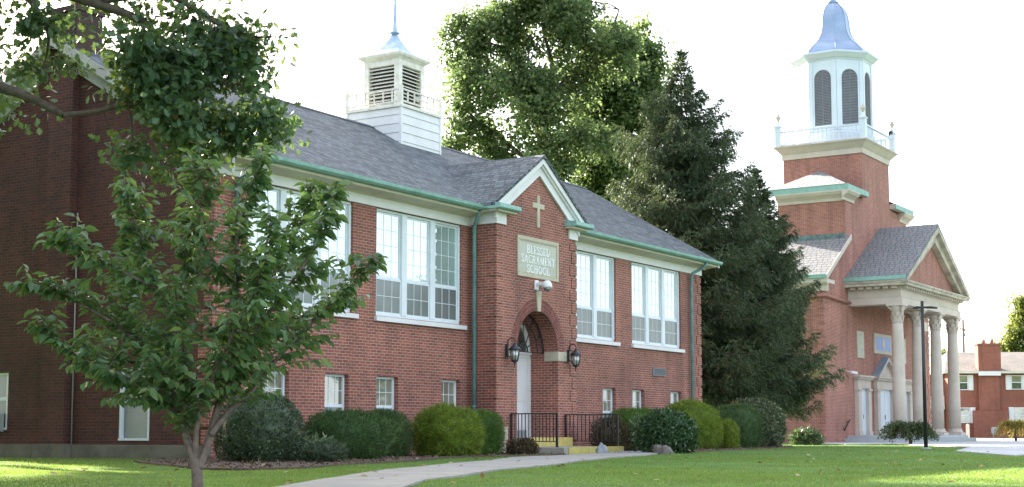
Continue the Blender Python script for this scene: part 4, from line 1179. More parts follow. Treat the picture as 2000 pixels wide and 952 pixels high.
mb = MB(); mb.box(PR+1.6, PR+2.2, YC-.28, YC-.004, 5.6, 6.1); mb.build('pier_capital', M['cstone'], church)
# steps and porch floor
mb = MB(); mb.box(PL-.9, PR+.9, YFr-.45, YC-.005, -.8, -.37); mb.box(PL-.55, PR+.55, YFr-.1, YC-.006, -.369, -.225)
mb.build('steps', M['steps'], church, bevel=.015)
# doors and their stone surrounds
def church_door(xc, hw_, ztop, ped):
    mb = MB(); y = YC
    for s in (-1, 1):
        a, b = sorted((xc+s*hw_, xc+s*(hw_-.42))); mb.box(a, b, y-.22, y-.003, -.22, ztop-.5); mb.box(a-.04, b+.04, y-.26, y-.004, -.221, -.02); mb.box(a-.05, b+.05, y-.27, y-.005, ztop-.62, ztop-.5)
    mb.box(xc-hw_, xc+hw_, y-.20, y-.003, ztop-.499, ztop-.06); mb.box(xc-hw_-.10, xc+hw_+.10, y-.30, y-.003, ztop-.058, ztop+.04); mb.box(xc-hw_-.18, xc+hw_+.18, y-.38, y-.003, ztop+.042, ztop+.14)
    sur = mb.build('door_surround', M['cstone'], church)
    if ped:
        mb = MB(); s_ = .62; e = hw_+.18; za = ztop+.142+e*s_
        for s in (-1, 1): mb.prism([(xc, za), (xc+s*e, ztop+.142), (xc+s*(e-.24), ztop+.143), (xc, za-.17)], 'y', y-.38, y-.004)
        mb.prism([(xc-e+.2, ztop+.144), (xc+e-.2, ztop+.144), (xc, za-.15)], 'y', y-.15, y-.004); mb.build('door_pediment', M['cstone'], sur)
        mb = MB()
        for s in (-1, 1): mb.prism([(xc, za+.004), (xc+s*(e+.03), ztop+.135), (xc+s*(e+.03), ztop+.165), (xc, za+.03)], 'y', y-.40, y-.003)
        mb.build('pediment_roof', M['zinc'], sur)
    dw = hw_-.42; d = MB()
    d.box(xc-dw+.002, xc+dw-.002, y-.06, y-.004, -.215, ztop-.502); dd = d.build('door', M['ctrim'], church)
    p = MB()
    for s in ((-1, 1) if ped else (0,)):
        c = xc + s*dw/2; w2 = dw/2-.1 if ped else dw-.12
        for z0, z1 in ((-.1, .35), (.45, .95), (1.05, ztop-.62)): p.box(c-w2, c+w2, y-.075, y-.061, z0, z1)
    p.build('door_panel', M['ctrim'], dd)
    h_ = MB(); h_.box(xc+.05, xc+.08, y-.11, y-.061, .6, .82); h_.build('handle', M['grey'], dd)
DC = 75.0
church_door(DC-3.48, .98, 2.62, False); church_door(DC+3.48, .98, 2.62, False); church_door(DC, 1.48, 2.64, True)
# wall panels
for xc in (DC-3.5, DC+3.5):
    mb = MB(); mb.box(xc-.5, xc+.5, YC-.07, YC-.004, 3.64, 5.0); p = mb.build('tall_panel', M['cstone'], church, bevel=.01)
    mb = MB(); mb.box(xc-.30, xc+.30, YC-.078, YC-.071, 3.82, 4.86); mb.build('panel_inset', M['mosaic'], p)
mb = MB(); mb.box(DC-1.42, DC+1.42, YC-.09, YC-.004, 3.98, 5.04); p = mb.build('emblem_panel', M['cstone'], church, bevel=.01)
mb = MB(); mb.box(DC-1.12, DC+1.12, YC-.10, YC-.091, 4.16, 4.86); mb.build('blue_tile', M['bluepanel'], p)
mb = MB()
cz = 4.60; mb.prism([(DC+.17*math.cos(a), cz+.17*math.sin(a)) for a in np.linspace(0, 2*math.pi, 20)[:-1]], 'y', YC-.106, YC-.101)
mb.prism([(DC-.20, 4.50), (DC-.15, 4.36), (DC-.04, 4.32), (DC-.04, 4.25), (DC-.13, 4.21), (DC+.13, 4.21), (DC+.04, 4.25), (DC+.04, 4.32), (DC+.15, 4.36), (DC+.20, 4.50)], 'y', YC-.109, YC-.1065)
mb.build('emblem', M['gold'], p)
# red gutter pipe along side and front, camera, handrail
mb = MB(); mb.tube([(CX0-.12, 27.2, 5.6), (CX0-.12, 26.2, 6.22), (CX0-.12, YC-.12, 6.42), (69.9, YC-.12, 6.30)], .085, 8); mb.build('overflow_pipe', plain('brick_red_pipe', (.36,.15,.11), .5, .05), church)
t = thing('security_camera', (69.2, YC, 2.9), 'small white bullet camera on the church wall left of the side door', 'camera')
mb = MB(); mb.tube([(69.25, YC-.28, 2.86), (69.55, YC-.50, 2.80)], .075, 10); mb.build('housing', M['plastic'], t); mb = MB(); mb.tube([(69.3, YC-.005, 2.9), (69.3, YC-.26, 2.88)], .03, 6); mb.build('bracket', M['plastic'], t)
t = thing('handrail', (68.9, YC-.3, .2), 'short sloping dark handrail on the church wall left of the side door', 'handrail')
mb = MB(); mb.tube([(68.6, YC-.12, .02), (69.45, YC-.12, .55)], .035, 8); mb.build('rail', M['iron'], t)
for x, z in ((68.75, .11), (69.3, .455)):
    mb = MB(); mb.tube([(x, YC-.005, z), (x, YC-.12, z)], .02, 6); mb.build('bracket', M['iron'], t)

# ------------------------------------------------------------------ house beyond the church
O = FW*115.0
house = thing('brick_house', (O[0]+RT[0]*38, O[1]+RT[1]*38, -.45), 'two storey red brick house with white shutters and brown roof right of the church', 'house', rz=AZ-R(90))
def hb_(x0, x1, y0, y1, z0, z1, mb): mb.box(x0-38, x1-38, y0, y1, z0+.45, z1+.45)
mb = MB(); hb_(34.3, 56, 0, 8, -1.2, 4.55, mb); mb.build('wall', M['hbrick'], house, local=True)
mb = MB(); hb_(30.8, 34.29, 1.6, 8, -1.2, 4.5, mb); mb.build('side_wing', M['hbrick'], house, local=True)
mb = MB(); x0, x1 = 33.9-38, 57-38
mb.add([(x0,-.5,5.12),(x1,-.5,5.12),(x1,8.5,5.12),(x0,8.5,5.12),(x0+1.6,4,6.85),(x1,4,6.85)], [(0,1,5,4),(2,3,4,5),(3,0,4),(0,3,2,1)]); mb.build('roof', M['hroof'], house, local=True)
mb = MB(); hb_(33.8, 57.1, -.55, -.05, 4.5, 4.66, mb); hb_(33.8, 34.25, -.049, 8.5, 4.5, 4.66, mb); mb.build('eave_board', M['cream'], house, local=True)
mb = MB(); hb_(36.62, 38.4, -.40, .4, 4.67, 6.85, mb); hb_(36.55, 38.47, -.46, .46, 6.72, 6.86, mb); c = mb.build('chimney', M['hbrick'], house, local=True)
for fx in (37.2, 37.85):
    mb = MB(); mb.lathe(fx-38, 0, [(.15,7.31),(.12,7.60)], 10); f = mb.build('flue', M['clay'], c, local=True)
    mb = MB(); mb.lathe(fx-38, 0, [(.18,7.66),(.16,7.70),(.02,7.76)], 10); mb.build('flue_cap', M['grey'], c, local=True)
mb = MB(); hb_(36.62, 38.25, -.35, -.002, 1.62, 4.49, mb); hb_(36.15, 38.85, -.38, -.003, -1.2, 1.60, mb); mb.build('chimney_breast', M['hbrick'], house, local=True)
mb = MB(); hb_(36.55, 38.3, -.62, -.56, 4.32, 4.62, mb); mb.build('trim_board', M['white'], house, local=True)
for (cx_, z0, z1, up) in ((35.45, 3.2, 4.36, 1), (39.68, 3.24, 4.36, 1), (35.55, .62, 1.82, 0), (39.85, .62, 1.84, 0), (43.5, 3.24, 4.36, 1), (43.5, .62, 1.84, 0)):
    mb = MB(); hb_(cx_-.42, cx_+.42, -.06, -.002, z0, z1, mb); wfr = mb.build('window', M['white'], house, local=True)
    for a, b in ((z0+.06, (z0+z1)/2-.03), ((z0+z1)/2+.03, z1-.06)):
        mb = MB(); hb_(cx_-.36, cx_+.36, -.07, -.061, a, b, mb); mb.build('pane', M['dark'] if (up and a < z0+.1) else M['bas'], wfr, local=True)
    for s in (-1, 1):
        mb = MB(); a, b = sorted((cx_+s*.44, cx_+s*.84)); hb_(a, b, -.07, -.002, z0-.02, z1+.02, mb)
        for i in range(2): hb_(a+.05, b-.05, -.085, -.071, z0+.08+i*.55, z0+.52+i*.55, mb)
        mb.build('shutter', M['white'], house, local=True)
mb = MB(); hb_(32.0, 34.2, .6, 1.59, 1.7, 2.0, mb); hb_(32.0, 34.2, .7, .76, 2.01, 2.75, mb); mb.build('balcony', M['cream'], house, local=True)
mb = MB(); hb_(33.9, 34.05, .66, .8, -1.2, 1.69, mb); mb.build('porch_post', M['white'], house, local=True)
mb = MB(); hb_(32.75, 33.5, 1.5, 1.598, .1, 1.25, mb); p = mb.build('window', M['white'], house, local=True)
mb = MB()
for i in range(3):
    for j in range(2): hb_(32.82+j*.33, 33.10+j*.33, 1.49, 1.499, .17+i*.36, .48+i*.36, mb)
mb.build('pane', M['dark'], p, local=True)
mb = MB(); hb_(33.95, 34.25, 1.5, 1.598, 2.9, 4.2, mb); mb.build('window', M['dark'], house, local=True)

# ------------------------------------------------------------------ street furniture
def at_px(px, dpt):           # a spot on the ground straight along a bearing
    s = (px-1000)/2863.0
    x, y = dpt*FW + s*dpt*RT if False else (dpt*FW[0]+s*dpt*RT[0], dpt*FW[1]+s*dpt*RT[1])
    return float(x), float(y), float(ground_z(np.array(x), np.array(y)))
x, y, z = 45.3, 13.2, -.58
t = thing('lamp_post', (x, y, z), 'tall slim dark lamp post with two flat heads on the lawn before the church', 'lamp post')
mb = MB(); mb.tube([(x, y, z+.02), (x, y, z+4.62)], [.062, .05], 12); mb.build('post', M['iron'], t)
mb = MB(); mb.lathe(x, y, [(.16, z+.01), (.16, z+.05), (.09, z+.07)], 14); mb.build('base_plate', M['grey'], t)
for s, L in ((1, .42), (-1, .22)):
    mb = MB()
    a = np.array([x, y, z+4.42]) + np.array([RT[0], RT[1], 0])*.05*s; e = a + np.array([RT[0], RT[1], 0])*(L)*s + np.array([0, 0, -.015])
    mb.tube([a, (a+e)/2+np.array([0,0,.01]), e], [.028, .045, .03], 8); mb.build('lamp_head', M['iron'], t)
x, y, z = at_px(1887, 150); u = RT
t = thing('utility_pole', (x, y, z), 'thin wooden utility pole with crossarm rising behind the brick house', 'utility pole')
mb = MB(); mb.tube([(x, y, z), (x, y, 11.4)], [.16, .11], 8); mb.build('pole', M['polewood'], t)
mb = MB(); mb.tube([np.array([x, y, 10.6])+u*-.55, np.array([x, y, 10.35])+u*.12], .06, 6); mb.build('crossarm', M['polewood'], t)
for dz in (0, .5):
    mb = MB(); mb.lathe(x+u[0]*.15, y+u[1]*.15, [(.02, 10.2-dz), (.09, 10.25-dz), (.09, 10.45-dz), (.02, 10.5-dz)], 8); mb.build('insulator', M['grey'], t)
x, y, z = at_px(1890, 92)
t = thing('marker_post', (x, y, z), 'pale square post standing between the church steps and the brick house', 'post')
mb = MB(); mb.box(x-.09, x+.09, y-.09, y+.09, z-.05, z+.95); mb.lathe(x, y, [(.13, z+.951), (.02, z+1.02)], 4, R(45), False); mb.build('shaft', M['cream'], t)
x, y, z = at_px(1943, 111)
t = thing('gas_meter', (x, y, z), 'grey gas meter against the brick house wall', 'meter')
mb = MB(); mb.box(x-.25, x+.25, y-.2, y+.2, z+.35, z+.85); mb.build('casing', M['grey'], t, bevel=.05)
mb = MB(); mb.tube([(x-.4, y, z), (x-.4, y, z+.7), (x-.2, y, z+.75)], .05, 6); mb.build('pipe', M['grey'], t)
x, y, z = at_px(1959, 84)
t = thing('garden_flag', (x, y, z), 'small red and white flag on a stake left of the little golden tree', 'flag')
mb = MB(); mb.tube([(x, y, z), (x, y, z+1.05)], .018, 6); mb.build('stake', M['iron'], t)
mb = MB()
for i in range(6):
    u0, u1 = i/6, (i+1)/6
    f = lambda k: .05*math.sin(k*6)
    a0 = np.array([x, y, 0])+RT*(.40*u0-.1)+FW*f(u0); a1 = np.array([x, y, 0])+RT*(.40*u1-.1)+FW*f(u1)
    mb.add([(*a0[:2], z+.42), (*a1[:2], z+.42-.04*u1), (*a1[:2], z+.98-.2*u1), (*a0[:2], z+.98-.2*u0)], [(0,1,2,3)])
mb.build('cloth', M['red'], t)
# stones by the walk
def stone(x, y, r, h, mat, label, name='stone'):
    n1, n2 = 10, 14; vs = []; z0 = float(ground_z(np.array(x), np.array(y)))-.02
    for i in range(n1+1):
        for j in range(n2):
            th, ph = math.pi*i/n1, 2*math.pi*j/n2
            p = np.array([math.sin(th)*math.cos(ph), math.sin(th)*math.sin(ph), math.cos(th)])
            k = 1 + .18*math.sin(p[0]*5+x*3)+.14*math.sin(p[1]*7+2+y)+.10*math.sin(p[2]*6+p[0]*4)
            vs.append((x+p[0]*r*k, y+p[1]*r*.8*k, z0+h*.25+p[2]*h*.75*k))
    mb = MB(); mb.add(vs, [(i*n2+j, i*n2+(j+1) % n2, (i+1)*n2+(j+1) % n2, (i+1)*n2+j) for i in range(n1) for j in range(n2)], True)
    return tag(mb.build(name, mat), label, 'rock')
stone(32.5, 15.95, .30, .24, M['rockm'], 'brown rock at the foot of the round broad-leaved bush beside the walk')
stone(31.75, 17.25, .17, .26, M['rockgrey'], 'small grey stone standing against the yellow platform edge')
mb = MB()
for i in range(70):
    a = rng.normal(size=2)*np.array([.55, .16]); x, y = 32.7+a[0], 16.95+a[1]*.8; r = rng.uniform(.012, .045)
    mb.lathe(x, y, [(r*.6, -.55), (r, -.54+r*.2), (r*.5, -.535+r*.8)], 5, rng.uniform(0, 6), False)
tag(mb.build('gravel', M['rockgrey']), 'loose grey gravel spilled across the walk by the yellow edge', 'gravel', kind='stuff')

# ------------------------------------------------------------------ vegetation
M['yew'] = leaf_mat('yew_leaf', [(0, (.02,.045,.014)), (.5, (.05,.10,.03)), (.9, (.095,.165,.05)), (1, (.15,.22,.07))], (.10,.18,.03), .22, .55, .3, clump=7.0, amt=.55)
M['goldyew'] = leaf_mat('golden_shrub_leaf', [(0, (.045,.09,.014)), (.45, (.12,.20,.028)), (.8, (.21,.28,.035)), (1, (.33,.36,.05))], (.40,.48,.05), .32, .55, .3, clump=7.0, amt=.55)
M['greenbox'] = leaf_mat('green_box_leaf', [(0, (.035,.085,.015)), (.5, (.07,.15,.025)), (1, (.13,.22,.04))], (.22,.34,.04), .28, .55, .3, clump=7.0, amt=.55)
M['darkround'] = leaf_mat('dark_round_leaf', [(0, (.022,.042,.018)), (.5, (.048,.085,.036)), (1, (.10,.145,.07))], (.10,.15,.06), .2, .4, .5, clump=7.0, amt=.55)
M['broad'] = leaf_mat('broad_leaf', [(0, (.02,.05,.018)), (.5, (.045,.10,.035)), (1, (.09,.17,.06))], (.12,.22,.05), .25, .35, .5, clump=7.0, amt=.55)
M['goldtip'] = leaf_mat('pale_edged_leaf', [(0, (.04,.065,.04)), (.5, (.095,.135,.075)), (.85, (.20,.23,.12)), (1, (.40,.38,.17))], (.18,.24,.08), .25, .45, .4, clump=7.0, amt=.55)
M['barberry'] = leaf_mat('reddish_leaf', [(0, (.025,.022,.014)), (.5, (.075,.045,.025)), (.8, (.06,.07,.025)), (1, (.16,.11,.05))], (.16,.10,.04), .25, .5, .3)
M['hosta'] = leaf_mat('hosta_leaf', [(0, (.05,.085,.04)), (.5, (.10,.15,.075)), (1, (.22,.25,.14))], (.18,.26,.08), .25, .4, .4)
M['maplelf'] = leaf_mat('weeping_maple_leaf', [(0, (.022,.040,.018)), (.5, (.05,.08,.03)), (1, (.10,.12,.05))], (.16,.2,.05), .3, .5, .3)
M['oaklf'] = leaf_mat('oak_leaf', [(0, (.034,.075,.042)), (.5, (.065,.125,.065)), (.985, (.10,.165,.075)), (.995, (.22,.20,.04)), (1, (.28,.16,.04))], (.26,.36,.05), .34, .4, .4)
M['sweetlf'] = leaf_mat('broad_tree_leaf', [(0, (.055,.10,.042)), (.5, (.105,.155,.065)), (.85, (.15,.195,.075)), (1, (.24,.23,.09))], (.27,.38,.13), .52, .45, .4)
M['treelf2'] = leaf_mat('dark_tree_leaf', [(0, (.036,.078,.034)), (.5, (.07,.125,.05)), (1, (.12,.17,.06))], (.30,.40,.09), .48, .45, .4)
M['treelf2b'] = leaf_mat('green_tree_leaf', [(0, (.045,.09,.04)), (.5, (.085,.145,.06)), (1, (.15,.20,.07))], (.32,.42,.10), .5, .45, .4)
M['sprucelf'] = leaf_mat('spruce_needle', [(0, (.026,.048,.028)), (.5, (.055,.092,.048)), (.9, (.10,.135,.062)), (1, (.17,.13,.07))], (.16,.20,.05), .25, .55, .3)
M['cherrylf'] = leaf_mat('young_tree_leaf', [(0, (.05,.105,.045)), (.5, (.095,.175,.075)), (.9, (.155,.235,.095)), (1, (.23,.29,.08))], (.28,.44,.08), .38, .30, .6)
M['goldtreelf'] = leaf_mat('golden_tree_leaf', [(0, (.12,.13,.03)), (.5, (.26,.22,.05)), (1, (.40,.26,.07))], (.45,.38,.06), .4, .5, .3)
M['farlf'] = leaf_mat('far_tree_leaf', [(0, (.06,.10,.03)), (.5, (.11,.16,.045)), (1, (.19,.22,.07))], (.40,.42,.07), .42, .5, .3)

def superell(th, ph, e):
    """direction and radius of a boxy ellipsoid (th from the top)"""
    d = np.stack([np.sin(th)*np.cos(ph), np.sin(th)*np.sin(ph), np.cos(th)], -1)
    r = (np.abs(d)**e).sum(-1)**(-1.0/e)
    return d, r

def bumpy(d, s, amp):
    return 1 + amp*(np.sin(d[..., 0]*4.1+s)*np.sin(d[..., 1]*3.7+2*s) + .6*np.sin(d[..., 2]*7.3+s*3)*np.sin(d[..., 0]*8.0+s) + .4*np.sin(d[..., 1]*13+5*s)*np.sin(d[..., 2]*11+s))

def shrub(name, label, x, y, rx, ry, h, mat, n, L, W, e=3.0, tmpl=DIAM, up=.35, amp=.05, loose=.08, cat='shrub', group=None, seed=1.0, core=True, stems=True, core_k=.86):
    z0 = float(ground_z(np.array(x), np.array(y))) - .02
    t = thing(name, (x, y, z0), label, cat, group)
    # sample over the surface (full height: base at z0)
    th = np.arccos(rng.uniform(-.75, 1, n)); ph = rng.uniform(0, 2*math.pi, n)
    d, r = superell(th, ph, e)
    hf = np.sin(d[:, 0]*17+seed*7)*np.sin(d[:, 1]*19+seed*3)*np.sin(d[:, 2]*15+seed)
    r = r*(bumpy(d, seed, amp)+.05*hf)*(1 - np.abs(rng.normal(0, loose, n)) + .06*(rng.random(n) < .06))
    sc = np.array([rx, ry, h/1.75])
    c = np.array([x, y, z0 + h*.75/1.75])
    P = c + d*r[:, None]*sc
    P[:, 2] = np.maximum(P[:, 2], z0+.02)
    nrm = unit(d/sc)
    D = unit(nrm*.8 + rand_dirs(n)*.75 + np.array([0, 0, up]))
    N = unit(nrm + rand_dirs(n)*.6)
    parts = [cards(P, D, N, L*rng.uniform(.5, 1.7, n), W*rng.uniform(.7, 1.4, n), tmpl)]
    if core:
        nu, nv = 14, 24
        TH, PHI = np.meshgrid(np.linspace(.02, math.pi*.78, nu), np.linspace(0, 2*math.pi, nv, endpoint=False), indexing='ij')
        dd, rr = superell(TH, PHI, e); rr = rr*bumpy(dd, seed, amp)*core_k
        V = (c + dd*rr[..., None]*sc).reshape(-1, 3); V[:, 2] = np.maximum(V[:, 2], z0)
        q = [(i*nv+j, i*nv+(j+1) % nv, (i+1)*nv+(j+1) % nv, (i+1)*nv+j) for i in range(nu-1) for j in range(nv)]
        parts.append((V, np.full(len(q), 4), np.array(q).ravel()))
    np_mesh('foliage', *join(parts), mat, t)
    if stems:
        mb = MB()
        for k in range(5):
            a = 2*math.pi*k/5+seed; mb.tube([(x+.05*math.cos(a), y+.05*math.sin(a), z0-.1), (x+.3*rx*math.cos(a), y+.3*ry*math.sin(a), z0+h*.5)], [.02, .008], 5)
        mb.build('stem', M['bark'], t)
    return t

GL_ = 'clipped shrubs along the school front'
shrub('round_shrub', 'large dark small-leaved round bush nearest the left corner of the school', 19.95, 17.8, .74, .74, 1.24, M['darkround'], 11000, .042, .026, 2.4, DIAM, .2, .04, .05, group=GL_, seed=1.3)
shrub('juniper', 'low feathery grey-green juniper in the mulch in front of the first yew', 20.35, 16.62, .42, .36, .40, M['darkround'], 3500, .075, .012, 2.2, NEEDLE, .5, .10, .15, group=GL_, seed=2.1)
shrub('hosta_plant', 'pale broad-leaved low plant between the round bush and the first yew', 21.3, 17.7, .55, .4, .36, M['hosta'], 420, .17, .10, 2.0, LEAF, .3, .10, .25, group=None, seed=2.9, core=False, cat='plant')
shrub('yew_shrub', 'wide dark green box-clipped yew, first yew right of the round bush', 22.75, 18.1, .80, .72, .96, M['yew'], 19000, .075, .010, 2.7, NEEDLE, .3, .05, .07, group=GL_, seed=3.3)
shrub('yew_shrub', 'dark green yew half hidden behind the golden bush, second from the left', 25.35, 19.1, .56, .52, 1.02, M['yew'], 14000, .075, .010, 2.6, NEEDLE, .3, .05, .07, group=GL_, seed=4.7)
shrub('golden_shrub', 'yellow-green rounded bush left of the entrance', 26.65, 18.35, .76, .66, 1.10, M['goldyew'], 19000, .085, .013, 2.6, NEEDLE, .35, .08, .10, group=GL_, seed=5.2)
shrub('box_shrub', 'upright bright green square-clipped bush beside the brick porch', 28.6, 18.75, .50, .45, 1.02, M['greenbox'], 13000, .065, .011, 4.5, NEEDLE, .5, .03, .06, group=GL_, seed=6.1)
shrub('barberry', 'low reddish brown barberry at the left foot of the entrance railing', 29.3, 18.0, .45, .34, .40, M['barberry'], 2600, .05, .026, 2.0, DIAM, .4, .12, .25, group=None, seed=7.7, core=False)
shrub('twiggy_shrub', 'dark twiggy shrub behind the right entrance railing', 34.65, 18.55, .62, .50, .98, M['barberry'], 3800, .05, .026, 2.2, DIAM, .4, .12, .25, group=None, seed=8.4, core_k=.6)
shrub('yew_shrub', 'flat-topped green yew hedge against the wall right of the railing', 37.5, 19.25, .95, .55, 1.20, M['greenbox'], 15000, .070, .011, 4.5, NEEDLE, .5, .03, .06, group=GL_, seed=9.5)
shrub('broadleaf_plant', 'small light green broad-leaved plant beside the right railing end', 35.4, 18.0, .36, .34, .90, M['hosta'], 420, .13, .08, 2.0, LEAF, .1, .1, .3, group=None, seed=10.2, core=False, cat='plant')
shrub('round_shrub', 'round glossy broad-leaved bush right of the entrance beside the walk', 33.75, 16.45, .72, .70, 1.07, M['broad'], 5200, .085, .055, 2.3, LEAF, -.1, .05, .09, group=GL_, seed=11.6)
shrub('golden_shrub', 'large bright yellow-green bush right of the entrance', 40.35, 18.9, 1.18, .80, 1.46, M['goldyew'], 26000, .085, .013, 2.8, NEEDLE, .35, .07, .09, group=GL_, seed=12.4)
shrub('golden_shrub', 'narrow small yellow-green bush tucked between the big golden bush and a yew', 43.0, 18.8, .32, .30, .90, M['goldyew'], 6000, .080, .013, 3.0, NEEDLE, .35, .06, .09, group=GL_, seed=13.0)
shrub('yew_shrub', 'tall rounded dark green yew at the right end of the school', 44.75, 19.3, .88, .80, 1.44, M['yew'], 19000, .075, .011, 3.0, NEEDLE, .3, .05, .07, group=GL_, seed=14.4)
shrub('variegated_shrub', 'big round grey-green bush with pale leaf edges under the spruce', 47.3, 19.75, 1.20, 1.0, 1.66, M['goldtip'], 12000, .085, .052, 2.3, LEAF, .1, .04, .07, group=GL_, seed=15.9)
for i, (xx, yy, lab) in enumerate(((57.4, 21.7, 'low broad-leaved plant nearest the spruce at the church corner'), (58.6, 22.1, 'low broad-leaved plant in the middle of the clump by the church corner'), (59.9, 22.5, 'low broad-leaved plant nearest the church walk'))):
    shrub('hosta_plant', lab, xx, yy, .62, .5, .58-.05*i, M['hosta'], 420, .22, .13, 2.0, LEAF, .2, .1, .3, group='leafy plants at the church corner', seed=16+i, core=False, cat='plant')

def blob_points(lobes, n, shell=.5):
    """points clustered inside a union of ellipsoids: (c, r) with weights by volume^(2/3)"""
    C = np.array([l[0] for l in lobes], float); Rr = np.array([l[1] for l in lobes], float)
    wt = np.array([(l[2] if len(l) > 2 else 1.0) for l in lobes])*(Rr.prod(1))**(2/3)
    k = rng.choice(len(lobes), n, p=wt/wt.sum())
    d = rand_dirs(n); r = rng.uniform(shell, 1.0, n)
    return C[k] + d*r[:, None]*Rr[k], d, k

def limb(mb, p, q, r0, r1, sag=.12, n=7, wob=.04):
    p, q = np.array(p, float), np.array(q, float); L = np.linalg.norm(q-p)
    pts = []
    w1, w2 = rng.normal(size=3)*wob*L, rng.normal(size=3)*wob*L
    for i in range(n+1):
        s = i/n
        pts.append(p*(1-s)+q*s + np.array([0, 0, sag*L*math.sin(math.pi*s)]) + w1*math.sin(math.pi*s) + w2*math.sin(2*math.pi*s))
    mb.tube(pts, [r0*(1-s)+r1*s for s in np.linspace(0, 1, n+1)], 7, cap=False)
    return pts

def crown_tree(name, label, base, lobes, mat, nclump, per, clump_r, L, W, trunk_r, forks, tmpl=DIAM, group=None, cat='tree', droop=.15, shell=.35, flat=.6):
    base = np.array(base, float)
    t = thing(name, tuple(base), label, cat, group)
    big = []
    for c_, r_, w_ in lobes:                       # break every lobe into uneven sub-lobes
        for i in range(10):
            v = rand_dirs(1)[0]; k_ = rng.uniform(.35, .70)
            big.append((np.array(c_)+v*np.array(r_)*rng.uniform(.45, .95), np.array(r_)*k_, w_))
    C, d, k = blob_points(big, nclump, shell)
    n = nclump*per
    idx = np.repeat(np.arange(nclump), per)
    size = clump_r*rng.uniform(.5, 1.3, nclump)
    off = rand_dirs(n)*(rng.random(n)**.6*np.where(rng.random(n) < .2, 1.9, 1))[:, None]*size[idx][:, None]*np.array([1, 1, flat])
    P = C[idx]+off
    D = unit(unit(off)*.6 + rand_dirs(n)*.7 + np.array([0, 0, -droop]))
    N = unit(rand_dirs(n)*.8 + np.array([0, 0, .9]) + unit(off)*.4)
    np_mesh('crown', *cards(P, D, N, L*rng.uniform(.6, 1.3, n), W*rng.uniform(.7, 1.25, n), tmpl), mat, t)
    mb = MB()
    top = base + np.array([0, 0, 0])
    for f in forks:      # each fork: a chain of points from the trunk outward
        pts = [np.array(p, float) for p in f[0]]; rr = f[1]
        mb.tube(smooth3(pts), np.interp(np.linspace(0, 1, (len(pts)-1)*5+1), np.linspace(0, 1, len(rr)), rr), 9, cap=False)
    mb.build('trunk', M['bark'], t)
    mb = MB()
    ends = [np.array(p, float) for f in forks for p in smooth3([np.array(p, float) for p in f[0]])]
    ends = np.array(ends)
    m = min(nclump, 150)
    for i in rng.choice(nclump, m, replace=False):
        dd = np.linalg.norm(ends-C[i], axis=1) + np.maximum(0, ends[:, 2]-C[i][2]+.5)*1.5
        a = ends[np.argmin(dd)]
        if np.linalg.norm(a-C[i]) < .3: continue
        limb(mb, a, C[i], .018*np.linalg.norm(a-C[i])**.7+.006, .008, .06, 6, .05)
    mb.build('branch', M['bark'], t)
    return t

def smooth3(pts, per=5):
    out = []
    for i in range(len(pts)-1):
        p0, p1, p2, p3 = pts[max(i-1, 0)], pts[i], pts[i+1], pts[min(i+2, len(pts)-1)]
        for k in range(per):
            s = k/per
            out.append(.5*((2*p1)+(-p0+p2)*s+(2*p0-5*p1+4*p2-p3)*s*s+(-p0+3*p1-3*p2+p3)*s**3))
    out.append(pts[-1]); return out

class Plane:
    """a tree's own upright frame: u metres to the right of its foot, z up, w metres away from the viewer"""
    def __init__(s, px, dpt):
        s.x, s.y, s.z = at_px(px, dpt); s.k = dpt/2863.0; s.px = px
    def at(s, u, z, w_=0.0):
        p = np.array([s.x, s.y, 0]) + RT*u + FW*w_; p[2] = z; return p
    def px_(s, X, Y, w_=0.0):
        return s.at((X-s.px)*s.k, (842-Y)*s.k, w_)
    def lobe(s, X, Y, rx, ry, w_=0.0, wt=1.0, rw=None):
        k = s.k; rw = rw if rw else (rx+ry)/2
        return (s.px_(X, Y, w_*k), (max(rx*k, .1)*.9, max(rw*k, .1)*.9, ry*k), wt)

# big broad-leaved trees behind the school
T = Plane(1075, 66)
lob = [T.lobe(*a) for a in ((915,60,50,55,0),(900,125,50,42,20),(940,185,75,60,-30),(905,240,42,38,0),(990,80,70,85,0),(1055,30,85,75,20),(1140,40,85,75,-20),(1010,200,85,75,-50),(1090,150,85,85,0),(955,275,65,36,0),(1045,280,65,50,-70),(1130,250,85,70,0),(1080,-70,110,70,0),(885,275,36,30,20),(960,305,55,26,10),(1090,335,60,30,-30),(1190,90,60,70,0),(1060,330,70,40,-40),(960,20,40,40,0))]
sp = T.px_
crown_tree('broadleaf_tree', 'tall broad-leaved tree with yellowing leaves behind the school roof, nearest the cupola', (T.x, T.y, T.z), lob, M['sweetlf'], 1700, 31, .62, .21, .16, .4,
  [([sp(1075,868), sp(1070,500), sp(1062,300), sp(1075,200), sp(1120,130), sp(1190,60), sp(1215,0)], [.34,.28,.22,.17,.12,.07,.03]),
   ([sp(1062,300), sp(1045,220), sp(1010,150), sp(985,60), sp(970,-10)], [.17,.13,.10,.06,.03]),
   ([sp(1070,340), sp(1000,280), sp(950,240), sp(905,215)], [.14,.10,.07,.03]), ([sp(1072,210), sp(1080,120), sp(1060,20), sp(1070,-60)], [.13,.10,.07,.03])], group='trees behind the school', shell=.30)
T = Plane(1215, 71)
lob = [T.lobe(*a) for a in ((1215,120,65,60,0),(1250,160,45,60,0),(1180,190,70,70,-20),(1240,240,65,80,0),(1170,290,80,70,0),(1230,340,80,70,0),(1150,370,70,60,0),(1230,450,80,70,0),(1258,100,34,44,0),(1270,170,36,60,0),(1250,60,34,30,0),(1282,230,30,50,0),(1200,70,50,50,0),(1280,120,22,30,0))]
sp = T.px_
